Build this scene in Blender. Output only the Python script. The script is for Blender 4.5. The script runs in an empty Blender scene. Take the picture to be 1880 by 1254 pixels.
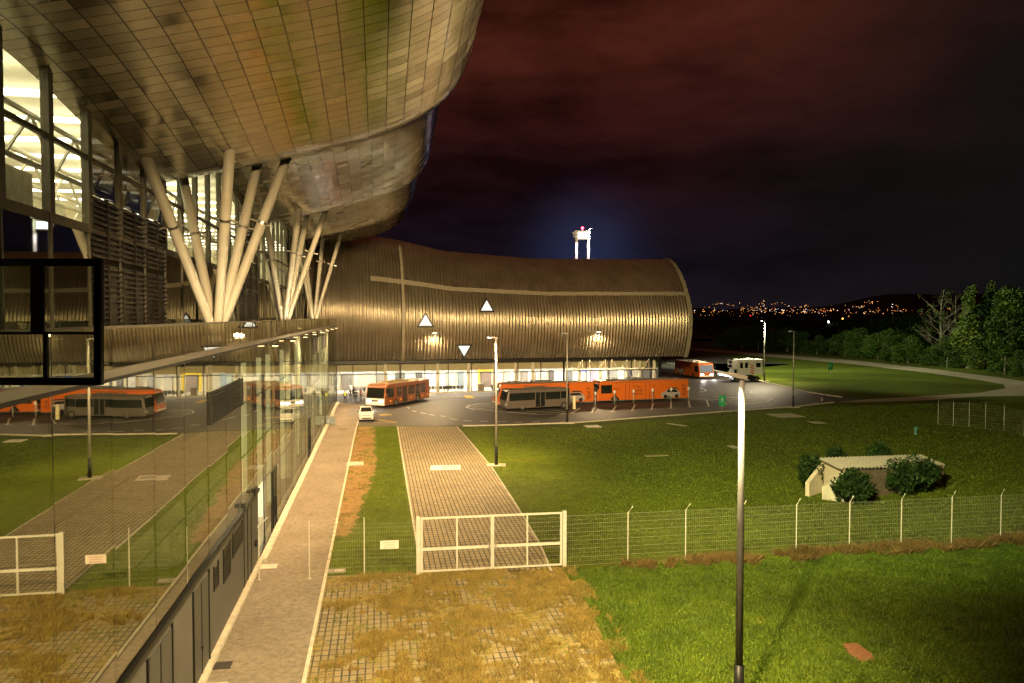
import bpy, bmesh, math, random
from mathutils import Vector, Matrix
random.seed(7)
R = math.radians
scn = bpy.context.scene
col = scn.collection
# ------------------------------------------------------------------ camera frame
YAW = R(9.89); PIT = R(1.92); FOC = 1400.0; CX, CY = 940.0, 627.0; HC = 12.0
sy, cy_ = math.sin(YAW), math.cos(YAW)
FWD = Vector((sy*math.cos(PIT), cy_*math.cos(PIT), -math.sin(PIT)))
RGT = Vector((cy_, -sy, 0)); UPV = RGT.cross(FWD)
CAM = Vector((0, 0, HC))
def ray(px, py): return FWD + RGT*((px-CX)/FOC) - UPV*((py-CY)/FOC)
def G(px, py, z=0.0):
    d = ray(px, py); t = (z-HC)/d.z; return CAM + d*t
def AT(px, py, depth): return CAM + ray(px, py)*depth
def LD(lat, dep, z=0.0):
    return Vector((cy_*lat + sy*dep, -sy*lat + cy_*dep, z))
def proj(p):
    v = Vector(p)-CAM; d = v.dot(FWD)
    return CX+FOC*v.dot(RGT)/d, CY-FOC*v.dot(UPV)/d
# ------------------------------------------------------------------ materials
MATS = {}
def nt(name):
    m = bpy.data.materials.new(name); m.use_nodes = True
    t = m.node_tree; b = t.nodes['Principled BSDF']; return m, t, b
def mat(name, c, rough=.6, metal=0., var=.25, scale=3., bump=0., c2=None, spec=.4, detail=6, emit=None, es=0., alpha=None):
    """principled with noise-varied colour; the colour belongs to the thing"""
    if name in MATS: return MATS[name]
    m, t, b = nt(name); N = t.nodes; L = t.links
    tc = N.new('ShaderNodeTexCoord'); nz = N.new('ShaderNodeTexNoise')
    nz.inputs['Scale'].default_value = scale; nz.inputs['Detail'].default_value = detail
    L.new(tc.outputs['Object'], nz.inputs['Vector'])
    rp = N.new('ShaderNodeValToRGB')
    a = c2 if c2 else tuple(x*(1-var) for x in c)
    rp.color_ramp.elements[0].position = .35; rp.color_ramp.elements[1].position = .68
    rp.color_ramp.elements[0].color = (*a, 1); rp.color_ramp.elements[1].color = (*c, 1)
    L.new(nz.outputs['Fac'], rp.inputs['Fac']); L.new(rp.outputs['Color'], b.inputs['Base Color'])
    b.inputs['Roughness'].default_value = rough; b.inputs['Metallic'].default_value = metal
    b.inputs['Specular IOR Level'].default_value = spec
    if bump:
        bp = N.new('ShaderNodeBump'); bp.inputs['Strength'].default_value = bump; bp.inputs['Distance'].default_value = .02
        L.new(nz.outputs['Fac'], bp.inputs['Height']); L.new(bp.outputs['Normal'], b.inputs['Normal'])
    if emit:
        b.inputs['Emission Color'].default_value = (*emit, 1); b.inputs['Emission Strength'].default_value = es
    MATS[name] = m; return m
def emis(name, c, s):
    if name in MATS: return MATS[name]
    m, t, b = nt(name); N = t.nodes
    e = N.new('ShaderNodeEmission'); e.inputs['Color'].default_value = (*c, 1); e.inputs['Strength'].default_value = s
    t.links.new(e.outputs[0], N['Material Output'].inputs['Surface']); MATS[name] = m; return m
def glassmat(name, gloss=.55, tint=(.8, .85, .75), trans=(.5, .55, .5), rough=.012, wav=.0, wscale=.6):
    if name in MATS: return MATS[name]
    m, t, b = nt(name); N = t.nodes; L = t.links
    g = N.new('ShaderNodeBsdfGlossy'); g.inputs['Color'].default_value = (*tint, 1); g.inputs['Roughness'].default_value = rough
    tr = N.new('ShaderNodeBsdfTransparent'); tr.inputs['Color'].default_value = (*trans, 1)
    mx = N.new('ShaderNodeMixShader'); mx.inputs[0].default_value = gloss
    L.new(tr.outputs[0], mx.inputs[1]); L.new(g.outputs[0], mx.inputs[2])
    if wav:
        tc = N.new('ShaderNodeTexCoord'); nz = N.new('ShaderNodeTexNoise'); nz.inputs['Scale'].default_value = wscale; nz.inputs['Detail'].default_value = 1
        bp = N.new('ShaderNodeBump'); bp.inputs['Strength'].default_value = wav; bp.inputs['Distance'].default_value = .05
        L.new(tc.outputs['Object'], nz.inputs['Vector']); L.new(nz.outputs['Fac'], bp.inputs['Height'])
        L.new(bp.outputs['Normal'], g.inputs['Normal'])
    L.new(mx.outputs[0], N['Material Output'].inputs['Surface']); MATS[name] = m; return m
# ------------------------------------------------------------------ mesh helpers
def tag(o, label=None, cat=None, group=None, kind=None):
    if label: o['label'] = label
    if cat: o['category'] = cat
    if group: o['group'] = group
    if kind: o['kind'] = kind
    return o
def empty(name, loc, label=None, cat=None, group=None, rz=0.):
    o = bpy.data.objects.new(name, None); col.objects.link(o)
    o.location = loc; o.rotation_euler = (0, 0, rz); o.empty_display_size = .3
    return tag(o, label, cat, group)
def mesh(name, V, F, m, parent=None, smooth=False, loc=None, mi=None, uv=None):
    me = bpy.data.meshes.new(name); me.from_pydata([tuple(v) for v in V], [], F); me.update()
    for x in (m if isinstance(m, (list, tuple)) else [m]): me.materials.append(x)
    if mi: me.polygons.foreach_set('material_index', mi)
    if smooth: me.polygons.foreach_set('use_smooth', [True]*len(me.polygons))
    if uv:
        u = me.uv_layers.new(name='UVMap')
        for p in me.polygons:
            for li in p.loop_indices: u.data[li].uv = uv[me.loops[li].vertex_index]
    o = bpy.data.objects.new(name, me); col.objects.link(o)
    if parent: o.parent = parent
    if loc is not None: o.location = loc
    return o
class MB:
    """collects shapes, builds ONE mesh"""
    def __init__(s): s.V = []; s.F = []; s.mi = []
    def add(s, V, F, mi=0):
        k = len(s.V); s.V += [Vector(v) for v in V]; s.F += [tuple(i+k for i in f) for f in F]; s.mi += [mi]*len(F); return s
    def box(s, a, b, mi=0, M=None):
        x0, y0, z0 = a; x1, y1, z1 = b
        V = [Vector(v) for v in ((x0,y0,z0),(x1,y0,z0),(x1,y1,z0),(x0,y1,z0),(x0,y0,z1),(x1,y0,z1),(x1,y1,z1),(x0,y1,z1))]
        if M: V = [M@v for v in V]
        return s.add(V, [(0,3,2,1),(4,5,6,7),(0,1,5,4),(1,2,6,5),(2,3,7,6),(3,0,4,7)], mi)
    def tube(s, pts, r, n=8, mi=0, cap=True):
        pts = [Vector(p) for p in pts]; rr = r if isinstance(r, (list, tuple)) else [r]*len(pts)
        V = []; F = []
        for i, p in enumerate(pts):
            d = (pts[min(i+1, len(pts)-1)]-pts[max(i-1, 0)]).normalized()
            up = Vector((0,0,1)) if abs(d.z) < .95 else Vector((1,0,0))
            a = d.cross(up).normalized(); b = d.cross(a)
            for k in range(n):
                w = 2*math.pi*(k+.5)/n; V.append(p+a*(rr[i]*math.cos(w))+b*(rr[i]*math.sin(w)))
        for i in range(len(pts)-1):
            for k in range(n):
                F.append((i*n+k, i*n+(k+1)%n, (i+1)*n+(k+1)%n, (i+1)*n+k))
        if cap:
            F.append(tuple(range(n-1, -1, -1))); F.append(tuple((len(pts)-1)*n+k for k in range(n)))
        return s.add(V, F, mi)
    def disc(s, c, ax, r, h, n=16, mi=0):
        ax = Vector(ax).normalized(); return s.tube([Vector(c)-ax*h/2, Vector(c)+ax*h/2], r, n, mi)
    def prism(s, P, off, mi=0):
        """planar polygon P extruded by off"""
        P = [Vector(p) for p in P]; n = len(P); off = Vector(off)
        return s.add(P+[p+off for p in P], [tuple(range(n-1,-1,-1)), tuple(range(n, 2*n))]+[(i,(i+1)%n,n+(i+1)%n,n+i) for i in range(n)], mi)
    def build(s, name, m, parent=None, smooth=False, bev=0., loc=None, seg=2):
        o = mesh(name, s.V, s.F, m, parent, smooth, loc, s.mi)
        bm = bmesh.new(); bm.from_mesh(o.data); bmesh.ops.recalc_face_normals(bm, faces=bm.faces); bm.to_mesh(o.data); bm.free()
        if bev:
            md = o.modifiers.new('bevel', 'BEVEL'); md.width = bev; md.segments = seg; md.limit_method = 'ANGLE'
        return o
def sheet(name, P, z, m, kind='structure', label=None, cat=None, thick=0.):
    """flat ground sheet from an outline of ground points"""
    bm = bmesh.new(); vs = [bm.verts.new((p[0], p[1], z)) for p in P]; f = bm.faces.new(vs)
    if f.normal.z < 0: f.normal_flip()
    bmesh.ops.triangulate(bm, faces=[f]); me = bpy.data.meshes.new(name)
    if thick:
        r = bmesh.ops.extrude_face_region(bm, geom=list(bm.faces))
        bmesh.ops.translate(bm, verts=[v for v in r['geom'] if isinstance(v, bmesh.types.BMVert)], vec=(0,0,-thick))
        bmesh.ops.recalc_face_normals(bm, faces=bm.faces)
    bm.to_mesh(me); bm.free(); me.materials.append(m)
    o = bpy.data.objects.new(name, me); col.objects.link(o)
    return tag(o, label, cat, None, kind)
def strip(mb, pts, w, z, h=0., mi=0):
    """a painted or raised strip of width w along ground points"""
    pts = [Vector((p[0], p[1], 0)) for p in pts]; V = []
    for i, p in enumerate(pts):
        d = (pts[min(i+1, len(pts)-1)]-pts[max(i-1, 0)]).normalized(); n = Vector((-d.y, d.x, 0))*(w/2)
        V += [p+n, p-n]
    k = len(pts)
    if not h:
        mb.add([(v.x, v.y, z) for v in V], [(2*i, 2*i+1, 2*i+3, 2*i+2) for i in range(k-1)], mi)
    else:
        A = [(v.x, v.y, z) for v in V]; B = [(v.x, v.y, z+h) for v in V]; o = len(A)
        F = []
        for i in range(k-1):
            a, b, c, d = 2*i, 2*i+1, 2*i+3, 2*i+2
            F += [(o+a, o+b, o+c, o+d), (a, d, o+d, o+a), (b, o+b, o+c, c)]
        F += [(0, o, o+1, 1), (2*k-2, 2*k-1, o+2*k-1, o+2*k-2)]
        mb.add(A+B, F, mi)
def inside(p, P):
    x, y = p[0], p[1]; c = False; j = len(P)-1
    for i in range(len(P)):
        xi, yi = P[i][0], P[i][1]; xj, yj = P[j][0], P[j][1]
        if (yi > y) != (yj > y) and x < (xj-xi)*(y-yi)/(yj-yi)+xi: c = not c
        j = i
    return c
def interp(T, x):
    if x <= T[0][0]: return T[0][1]
    for (a, b), (c, d) in zip(T, T[1:]):
        if x <= c: return b+(d-b)*(x-a)/(c-a)
    return T[-1][1]
def text(name, s, size, M, m, parent=None, extr=.004, align='LEFT', sx=1.):
    cu = bpy.data.curves.new(name, 'FONT'); cu.body = s; cu.size = size; cu.extrude = extr; cu.align_x = align
    t_ = bpy.data.objects.new(name, cu); col.objects.link(t_); bpy.context.view_layer.update()
    me = bpy.data.meshes.new_from_object(t_.evaluated_get(bpy.context.evaluated_depsgraph_get())); bpy.data.objects.remove(t_); bpy.data.curves.remove(cu)
    me.materials.clear(); me.materials.append(m); me.polygons.foreach_set('material_index', [0]*len(me.polygons)); o = bpy.data.objects.new(name, me); col.objects.link(o)
    if parent: o.parent = parent
    o.matrix_local = M @ Matrix.Diagonal((sx, 1, 1, 1)); return o
def spot(name, loc, to, power, c=(1, .78, .5), ang=120, blend=.6, size=.25, parent=None):
    l = bpy.data.lights.new(name, 'SPOT'); l.energy = power; l.color = c; l.spot_size = R(ang); l.spot_blend = blend; l.shadow_soft_size = size
    o = bpy.data.objects.new(name, l); col.objects.link(o); o.location = loc
    o.rotation_euler = (Vector(to)-Vector(loc)).to_track_quat('-Z', 'Y').to_euler(); return o
def arealight(name, loc, to, power, c, sx, sy_):
    l = bpy.data.lights.new(name, 'AREA'); l.energy = power; l.color = c; l.shape = 'RECTANGLE'; l.size = sx; l.size_y = sy_
    o = bpy.data.objects.new(name, l); col.objects.link(o); o.location = loc
    o.rotation_euler = (Vector(to)-Vector(loc)).to_track_quat('-Z', 'Y').to_euler(); return o
WARM = (1, .70, .34); COOL = (.9, .95, 1.)
# ================================================================== world (night sky, lit from below by the city)
w = bpy.data.worlds.new('World'); scn.world = w; w.use_nodes = True
def make_world():
    t = w.node_tree; N = t.nodes; L = t.links; bg = N['Background']; out = N['World Output']
    tc = N.new('ShaderNodeTexCoord'); sx = N.new('ShaderNodeSeparateXYZ'); L.new(tc.outputs['Generated'], sx.inputs[0])
    # height ramp: navy at the horizon, red-brown cloud glow higher up
    r1 = N.new('ShaderNodeValToRGB'); e = r1.color_ramp.elements
    e[0].position = 0.0; e[0].color = (.0088, .0062, .0092, 1); e[1].position = .55; e[1].color = (.0620, .0128, .0066, 1)
    for p, c in ((.06, (.0066, .0044, .0086)), (.14, (.0090, .0036, .0056)), (.24, (.0290, .0062, .0052)), (.36, (.0590, .0122, .0066))):
        k = e.new(p); k.color = (*c, 1)
    L.new(sx.outputs['Z'], r1.inputs['Fac'])
    # stretched cloud noise
    mp = N.new('ShaderNodeMapping'); mp.inputs['Scale'].default_value = (2.2, 2.2, 7.5); mp.inputs['Rotation'].default_value = (.12, .06, 0)
    nz = N.new('ShaderNodeTexNoise'); nz.inputs['Scale'].default_value = 1.7; nz.inputs['Detail'].default_value = 7; nz.inputs['Roughness'].default_value = .56
    L.new(tc.outputs['Generated'], mp.inputs[0]); L.new(mp.outputs[0], nz.inputs['Vector'])
    r2 = N.new('ShaderNodeMapRange'); r2.inputs['From Min'].default_value = .38; r2.inputs['From Max'].default_value = .64
    r2.inputs['To Min'].default_value = .35; r2.inputs['To Max'].default_value = 1.25; L.new(nz.outputs['Fac'], r2.inputs['Value'])
    m1 = N.new('ShaderNodeMix'); m1.data_type = 'RGBA'; m1.blend_type = 'MULTIPLY'; m1.inputs[0].default_value = 1
    L.new(r1.outputs['Color'], m1.inputs[6]); L.new(r2.outputs['Result'], m1.inputs[7])
    # east side of the sky is darker and greener than the side over the city
    ax = N.new('ShaderNodeVectorMath'); ax.operation = 'DOT_PRODUCT'; ax.inputs[1].default_value = tuple(RGT); L.new(tc.outputs['Generated'], ax.inputs[0])
    r3 = N.new('ShaderNodeMapRange'); r3.inputs['From Min'].default_value = .16; r3.inputs['From Max'].default_value = .60; L.new(ax.outputs['Value'], r3.inputs['Value'])
    m2 = N.new('ShaderNodeMix'); m2.data_type = 'RGBA'; m2.inputs[7].default_value = (.0055, .0050, .0046, 1)
    L.new(r3.outputs['Result'], m2.inputs[0]); L.new(m1.outputs[2], m2.inputs[6])
    # blue-white sky glow above the apron floodlights
    td = (AT(1075, 470, 165)-CAM).normalized()
    dt = N.new('ShaderNodeVectorMath'); dt.operation = 'DOT_PRODUCT'; dt.inputs[1].default_value = tuple(td); L.new(tc.outputs['Generated'], dt.inputs[0])
    mr4 = N.new('ShaderNodeMapRange'); mr4.inputs['From Min'].default_value = .988; mr4.inputs['From Max'].default_value = 1.0; L.new(dt.outputs['Value'], mr4.inputs['Value'])
    pw4 = N.new('ShaderNodeMath'); pw4.operation = 'POWER'; pw4.inputs[1].default_value = 5.5; L.new(mr4.outputs['Result'], pw4.inputs[0])
    r4 = N.new('ShaderNodeMix'); r4.data_type = 'RGBA'; r4.inputs[6].default_value = (0, 0, 0, 1); r4.inputs[7].default_value = (.011, .017, .046, 1); L.new(pw4.outputs[0], r4.inputs[0])
    m3 = N.new('ShaderNodeMix'); m3.data_type = 'RGBA'; m3.blend_type = 'ADD'; m3.inputs[0].default_value = 1
    L.new(m2.outputs[2], m3.inputs[6]); L.new(r4.outputs[2], m3.inputs[7]); L.new(m3.outputs[2], bg.inputs['Color'])
    bg.inputs['Strength'].default_value = 1.0
make_world()
# ================================================================== ground
def ground_mat(name, ca, cb, cc, s1=.09, s2=1.2, rough=.9, bump=.5):
    m, t, b = nt(name); N = t.nodes; L = t.links
    tc = N.new('ShaderNodeTexCoord')
    n1 = N.new('ShaderNodeTexNoise'); n1.inputs['Scale'].default_value = s1; n1.inputs['Detail'].default_value = 8; n1.inputs['Roughness'].default_value = .65
    n2 = N.new('ShaderNodeTexNoise'); n2.inputs['Scale'].default_value = s2; n2.inputs['Detail'].default_value = 9; n2.inputs['Roughness'].default_value = .75
    for n in (n1, n2): L.new(tc.outputs['Object'], n.inputs['Vector'])
    r1 = N.new('ShaderNodeValToRGB'); e = r1.color_ramp.elements
    e[0].position = .36; e[0].color = (*ca, 1); e[1].position = .62; e[1].color = (*cb, 1); k = e.new(.69); k.color = (*cc, 1)
    L.new(n1.outputs['Fac'], r1.inputs['Fac'])
    mr = N.new('ShaderNodeMapRange'); mr.inputs['From Min'].default_value = .3; mr.inputs['From Max'].default_value = .7
    mr.inputs['To Min'].default_value = .55; mr.inputs['To Max'].default_value = 1.3; L.new(n2.outputs['Fac'], mr.inputs['Value'])
    mx = N.new('ShaderNodeMix'); mx.data_type = 'RGBA'; mx.blend_type = 'MULTIPLY'; mx.inputs[0].default_value = 1
    L.new(r1.outputs['Color'], mx.inputs[6]); L.new(mr.outputs['Result'], mx.inputs[7]); L.new(mx.outputs[2], b.inputs['Base Color'])
    bp = N.new('ShaderNodeBump'); bp.inputs['Strength'].default_value = bump; bp.inputs['Distance'].default_value = .06
    L.new(n2.outputs['Fac'], bp.inputs['Height']); L.new(bp.outputs['Normal'], b.inputs['Normal'])
    b.inputs['Roughness'].default_value = rough; b.inputs['Specular IOR Level'].default_value = .15
    MATS[name] = m; return m
M_grass = ground_mat('grass_ground', (.055, .070, .005), (.085, .110, .006), (.120, .090, .015))
M_dirt = ground_mat('dry_soil', (.17, .105, .04), (.23, .145, .055), (.09, .09, .02), s1=.5, s2=3.)
M_gravel = ground_mat('gravel', (.30, .25, .18), (.40, .34, .26), (.24, .21, .14), s1=.4, s2=5.)
M_asph = ground_mat('asphalt', (.050, .044, .040), (.066, .058, .052), (.082, .072, .064), s1=.16, s2=5., rough=.62, bump=.15)
M_asph.node_tree.nodes['Principled BSDF'].inputs['Specular IOR Level'].default_value = .4
M_conc = ground_mat('walk_concrete', (.165, .135, .10), (.21, .175, .135), (.25, .215, .17), s1=.3, s2=4., rough=.75, bump=.12)
M_kerb = mat('kerb_stone', (.50, .45, .36), .8, var=.3, scale=2.)
M_white = mat('road_paint_white', (.80, .76, .68), .7, var=.3, scale=4.)
M_yel = mat('road_paint_yellow', (.62, .40, .04), .7, var=.3, scale=4.)
def paver_mat(name, weeds, c1, c2):
    m, t, b = nt(name); N = t.nodes; L = t.links
    tc = N.new('ShaderNodeTexCoord')
    br = N.new('ShaderNodeTexBrick'); br.offset = 0.; br.squash = 1.
    br.inputs['Scale'].default_value = 1.0; br.inputs['Brick Width'].default_value = .26; br.inputs['Row Height'].default_value = .42
    br.inputs['Mortar Size'].default_value = .030; br.inputs['Mortar Smooth'].default_value = .1; br.inputs['Bias'].default_value = -.1
    br.inputs['Color1'].default_value = (*c1, 1); br.inputs['Color2'].default_value = (*c2, 1); br.inputs['Mortar'].default_value = (.035, .030, .012, 1)
    L.new(tc.outputs['Object'], br.inputs['Vector'])
    n = N.new('ShaderNodeTexNoise'); n.inputs['Scale'].default_value = .38; n.inputs['Detail'].default_value = 9; n.inputs['Roughness'].default_value = .72
    L.new(tc.outputs['Object'], n.inputs['Vector'])
    n2 = N.new('ShaderNodeTexNoise'); n2.inputs['Scale'].default_value = 5; n2.inputs['Detail'].default_value = 6; L.new(tc.outputs['Object'], n2.inputs['Vector'])
    rp = N.new('ShaderNodeMapRange'); rp.inputs['From Min'].default_value = weeds; rp.inputs['From Max'].default_value = weeds+.12; L.new(n.outputs['Fac'], rp.inputs['Value'])
    gr = N.new('ShaderNodeValToRGB'); gr.color_ramp.elements[0].color = (.085, .075, .012, 1); gr.color_ramp.elements[1].color = (.22, .15, .032, 1)
    gr.color_ramp.elements[0].position = .35; gr.color_ramp.elements[1].position = .65; L.new(n2.outputs['Fac'], gr.inputs['Fac'])
    mx = N.new('ShaderNodeMix'); mx.data_type = 'RGBA'; L.new(rp.outputs['Result'], mx.inputs[0]); L.new(br.outputs['Color'], mx.inputs[6]); L.new(gr.outputs['Color'], mx.inputs[7])
    st = N.new('ShaderNodeMapRange'); st.inputs['From Min'].default_value = .3; st.inputs['From Max'].default_value = .7; st.inputs['To Min'].default_value = .6; st.inputs['To Max'].default_value = 1.2
    L.new(n.outputs['Fac'], st.inputs['Value'])
    m2 = N.new('ShaderNodeMix'); m2.data_type = 'RGBA'; m2.blend_type = 'MULTIPLY'; m2.inputs[0].default_value = .6
    L.new(mx.outputs[2], m2.inputs[6]); L.new(st.outputs['Result'], m2.inputs[7]); L.new(m2.outputs[2], b.inputs['Base Color'])
    bp = N.new('ShaderNodeBump'); bp.inputs['Strength'].default_value = .7; bp.inputs['Distance'].default_value = .03; bp.invert = True
    L.new(br.outputs['Fac'], bp.inputs['Height']); L.new(bp.outputs['Normal'], b.inputs['Normal'])
    b.inputs['Roughness'].default_value = .85; MATS[name] = m; return m
M_pave = paver_mat('grass_pavers', .60, (.30, .235, .14), (.22, .17, .10))
M_pave2 = paver_mat('weedy_pavers', .44, (.24, .19, .115), (.17, .13, .075))

FX = -5.85                                   # plane of the lower glass front
def gp(L): return [G(x, y) for x, y in L]
# grass ground: one sheet to the horizon
sheet('ground', [(-3000, -400), (9000, -400), (9000, 9000), (-3000, 9000)], 0.0, M_grass)
apron = gp([(655, 781), (700, 782), (780, 782), (905, 781), (1000, 778), (1050, 776.5), (1290, 758.5), (1456, 747), (1530, 738.5), (1592, 734),
            (1545, 730), (1480, 720), (1420, 706), (1375, 697), (1325, 683), (1270, 673), (1225, 667)])
apron += [LD(70, 190), LD(60, 230), LD(-26, 135), LD(-40, 112), Vector((-5.2, 104, 0))]
sheet('apron_road', apron, .006, M_asph)
XW = G(600, 1036).x                          # right edge of the walkway
walk = [(FX, 5), (XW, 5), (XW, 80), (XW+.3, 104), (FX, 108.5)]
sheet('walkway', walk, .016, M_conc)
XD0 = G(745, 870).x
drive = gp([(731, 783), (838, 783), (870, 820), (903, 860), (945, 925), (990, 1000), (1010, 1048)]) + [G(755, 1056)]
drive[0].x = XD0; drive[-1].x = XD0
sheet('paver_drive', drive, .010, M_pave)
near = [G(600, 1058), G(1030, 1044), G(1075, 1110), G(1150, 1254), G(1240, 1420), Vector((XW+.12, 8, 0))]; near[0].x = XW+.12
sheet('weedy_pavement', near, .010, M_pave2)
soil_ = gp([(655, 783), (688, 783), (692, 850), (680, 890), (655, 950), (640, 985), (606, 985)]); soil_[0].x = XW+.12; soil_[-1].x = XW+.12
soil = [soil_[0]]
for a, b in zip(soil_[1:], soil_[2:]):
    for i in range(14): p = a.lerp(b, i/14); soil.append(p+Vector((random.uniform(-.30, .30), 0, 0)) if p.x > XW+.6 else p)
soil.append(soil_[-1])
sheet('soil_strip', soil, .004, M_dirt)
sheet('gravel_path', gp([(1540, 738), (1592, 733), (1700, 727), (1800, 721), (1845, 713), (1843, 706), (1800, 698), (1700, 684), (1560, 668), (1400, 654), (1265, 642),
       (1100, 631), (1100, 629), (1265, 638.5), (1400, 649), (1560, 661), (1700, 676), (1800, 688.5), (1880, 700), (1900, 726), (1800, 728), (1700, 735), (1600, 738)]), .008, M_gravel)
sheet('bare_patch', gp([(1546, 1182), (1572, 1180), (1600, 1200), (1606, 1212), (1580, 1216), (1556, 1200)]), .005, mat('red_soil', (.20, .085, .035), .9, var=.4, scale=6, bump=.4))
sheet('road_beyond', [LD(60, 345), LD(64, 345), LD(40, 420), LD(170, 395), LD(170, 401), LD(30, 430)], .008, M_gravel)
# kerbs: a raised edge along the apron, walkway and drive
kb = MB(); strip(kb, gp([(850, 782.5), (905, 781.5), (1000, 778.5), (1050, 777), (1290, 759), (1456, 747.5), (1530, 739)]), .28, 0., .11)
strip(kb, gp([(1545, 729.5), (1480, 719.5), (1420, 705.5), (1375, 696.5), (1325, 682.5), (1270, 672.5), (1225, 666.5)]), .28, 0., .11)
tag(kb.build('apron_kerb', M_kerb), kind='structure')
kb = MB(); strip(kb, [(XW+.06, 5), (XW+.06, 80), (XW+.36, 104)], .13, 0., .06); tag(kb.build('walkway_kerb', M_kerb), kind='structure')
kb = MB(); strip(kb, [(XD0-.05, drive[0].y), (XD0-.05, drive[-1].y)], .10, 0., .035); strip(kb, [(p.x+.05, p.y) for p in drive[1:7]], .10, 0., .03)
tag(kb.build('drive_kerb', M_kerb), kind='structure')
# painted markings
pm = MB(); ZP = .012
def dash(mb, pts, w=.21): strip(mb, gp(pts), w, ZP)
bol = [(1093, 745.5), (1133, 741.5), (1163, 741), (1199, 737.5), (1232, 735), (1267, 733)]
for a, b in (((1064, 750), (1049, 759)), ((1094, 747), (1086, 758)), ((1131, 745), (1124, 756)), ((1166, 743), (1160, 754)), ((1199, 741), (1196, 752)), ((1232, 738), (1232, 750)), ((1264, 736), (1267, 748)), ((1297, 734), (1301, 746)), ((1328, 733), (1334, 744))):
    dash(pm, [a, b]); dash(pm, [(b[0]-7, b[1]+.3), (b[0]+7, b[1]-.3)], .12)
for p in ([(1265, 732.5), (1310, 735)], [(1272, 730.5), (1330, 734.5)], [(1310, 729), (1400, 730.5), (1419, 732), (1408, 737), (1380, 741), (1334, 744)], [(1345, 730.5), (1412, 734)], [(1340, 733), (1402, 737)], [(1338, 736), (1390, 739.8)], [(1336, 739.5), (1372, 742)],
          [(1368, 717), (1381, 718)], [(1381, 718), (1377, 721)], [(1377, 721), (1390, 723.5)],
          [(1049, 759), (1020, 760.5), (985, 761), (945, 758), (905, 754.5), (870, 752), (856, 748), (862, 744), (880, 741), (905, 739.5)], [(867, 749), (905, 752)], [(862, 746), (908, 748.5)], [(872, 743), (908, 745.5)], [(885, 741.3), (908, 742.5)],
          [(920, 756), (985, 759.5)], [(965, 755), (1045, 759)], [(1010, 753), (1052, 757)],
          [(748, 748), (752, 750)], [(757, 754), (764, 756)], [(772, 757.5), (782, 760)], [(788, 761), (798, 763)], [(808, 763.5), (818, 765)], [(826, 769), (840, 770.5)], [(851, 772), (866, 773)], [(880, 773.5), (896, 774)], [(914, 774.5), (930, 774.5)], [(944, 775), (960, 775)], [(976, 775), (992, 774.5)],
          [(1506, 730), (1510, 733), (1508, 737)], [(1489, 741), (1504, 738.5)], [(740, 724.5), (760, 724.2)], [(764, 724.5), (800, 726)]):
    dash(pm, p)
for p in ([(1285, 712), (1292, 714)], [(1294, 715), (1296, 718)], [(1294, 719), (1284, 720)]): dash(pm, p)
tag(pm.build('white_road_marking', M_white), kind='structure')
pm = MB()
for p in ([(686, 769.5), (728, 775.6)], [(686, 776.5), (728, 776)]): dash(pm, p, .2)
dash(pm, [(812, 729.5), (905, 726)], .25)
pm.add([(p.x, p.y, ZP) for p in gp([(851, 726), (864, 726), (872, 731), (857, 731.3)])], [(0, 1, 2, 3)])
for k in range(5): dash(pm, [(697+4.6*k, 760.6), (699.6+4.6*k, 762.6)], .22)
dash(pm, [(697, 763), (703, 763)], .2)
tag(pm.build('yellow_road_marking', M_yel), kind='structure')
# ================================================================== terminal: the long glass building on the left
TB = empty('terminal_building', (FX, 57, 0), 'long silver airport terminal with curved metal roof overhang and mirror glass front', 'terminal')
def tb(x): return (x[0]-FX, x[1]-57, x[2])
class TM(MB):
    """a mesh in world coordinates parented to the terminal"""
    def build(s, name, m, parent=TB, smooth=False, bev=0.):
        o = ROOT(parent); s.V = [v-o for v in s.V]; return MB.build(s, name, m, parent, smooth, bev)
def ROOT(o):
    p = Vector((0,0,0))
    while o: p = p+o.location; o = o.parent
    return p
M_gl = [glassmat('mirror_glass', .64, (.90, .91, .80), (.50, .51, .44), .014, .018, .45)]
M_mul = mat('dark_metal', (.035, .032, .026), .45, .6, var=.3)
M_plin = mat('grey_panel', (.095, .085, .075), .6, .0, var=.18, scale=.8, bump=.03)
M_alu = mat('brushed_aluminium', (.40, .37, .31), .35, .9, var=.15, scale=1.5)
M_tub = mat('cream_steel', (.62, .57, .45), .45, .0, var=.12, scale=1.2)
M_conc2 = mat('grey_concrete', (.40, .37, .32), .8, var=.2, scale=.6, bump=.1)
M_black = mat('black_metal', (.015, .015, .014), .4, .3)
Y0, DY, NP = 8.6, 3.2, 31
ZS = [3.55, 5.86, 8.14, 10.55]
for k in range(NP):
    y = Y0+DY*k; y1 = y+DY; zb = ZS[0]+.12 if y < 37.5 else .22
    ax, az = random.uniform(-.0042, .0042), random.uniform(-.0026, .0026)
    m = TM(); g = .012
    def tilt(yy, z): return (FX+(yy-y-DY/2)*ax*1.0+(z-7)*az, yy, z)
    for za, zt in ((zb, 10.55), (10.83, 11.72)):
        m.add([tilt(y+g, za), tilt(y1-g, za), tilt(y1-g, zt), tilt(y+g, zt)], [(0, 1, 2, 3)])
    o = m.build('window', M_gl)
    f = TM(); f.box((FX-.06, y-.022, zb), (FX-.012, y+.022, 10.55)); f.box((FX-.05, y-.012, 10.83), (FX+.008, y+.012, 11.72))
    for z in ZS[1:3]+([ZS[0]] if y > 37.5 else []): f.box((FX-.06, y+.022, z-.02), (FX-.010, y1-.022, z+.02))
    f.build('frame', M_mul, o)
YE = Y0+DY*NP
m = TM(); m.box((FX-.5, Y0, 10.56), (FX+.07, YE, 10.64)); m.build('slab_edge', M_black)
m = TM(); m.box((FX-.5, Y0, 10.64), (FX+.05, YE, 10.82)); m.build('edge_trim', M_alu)
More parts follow.
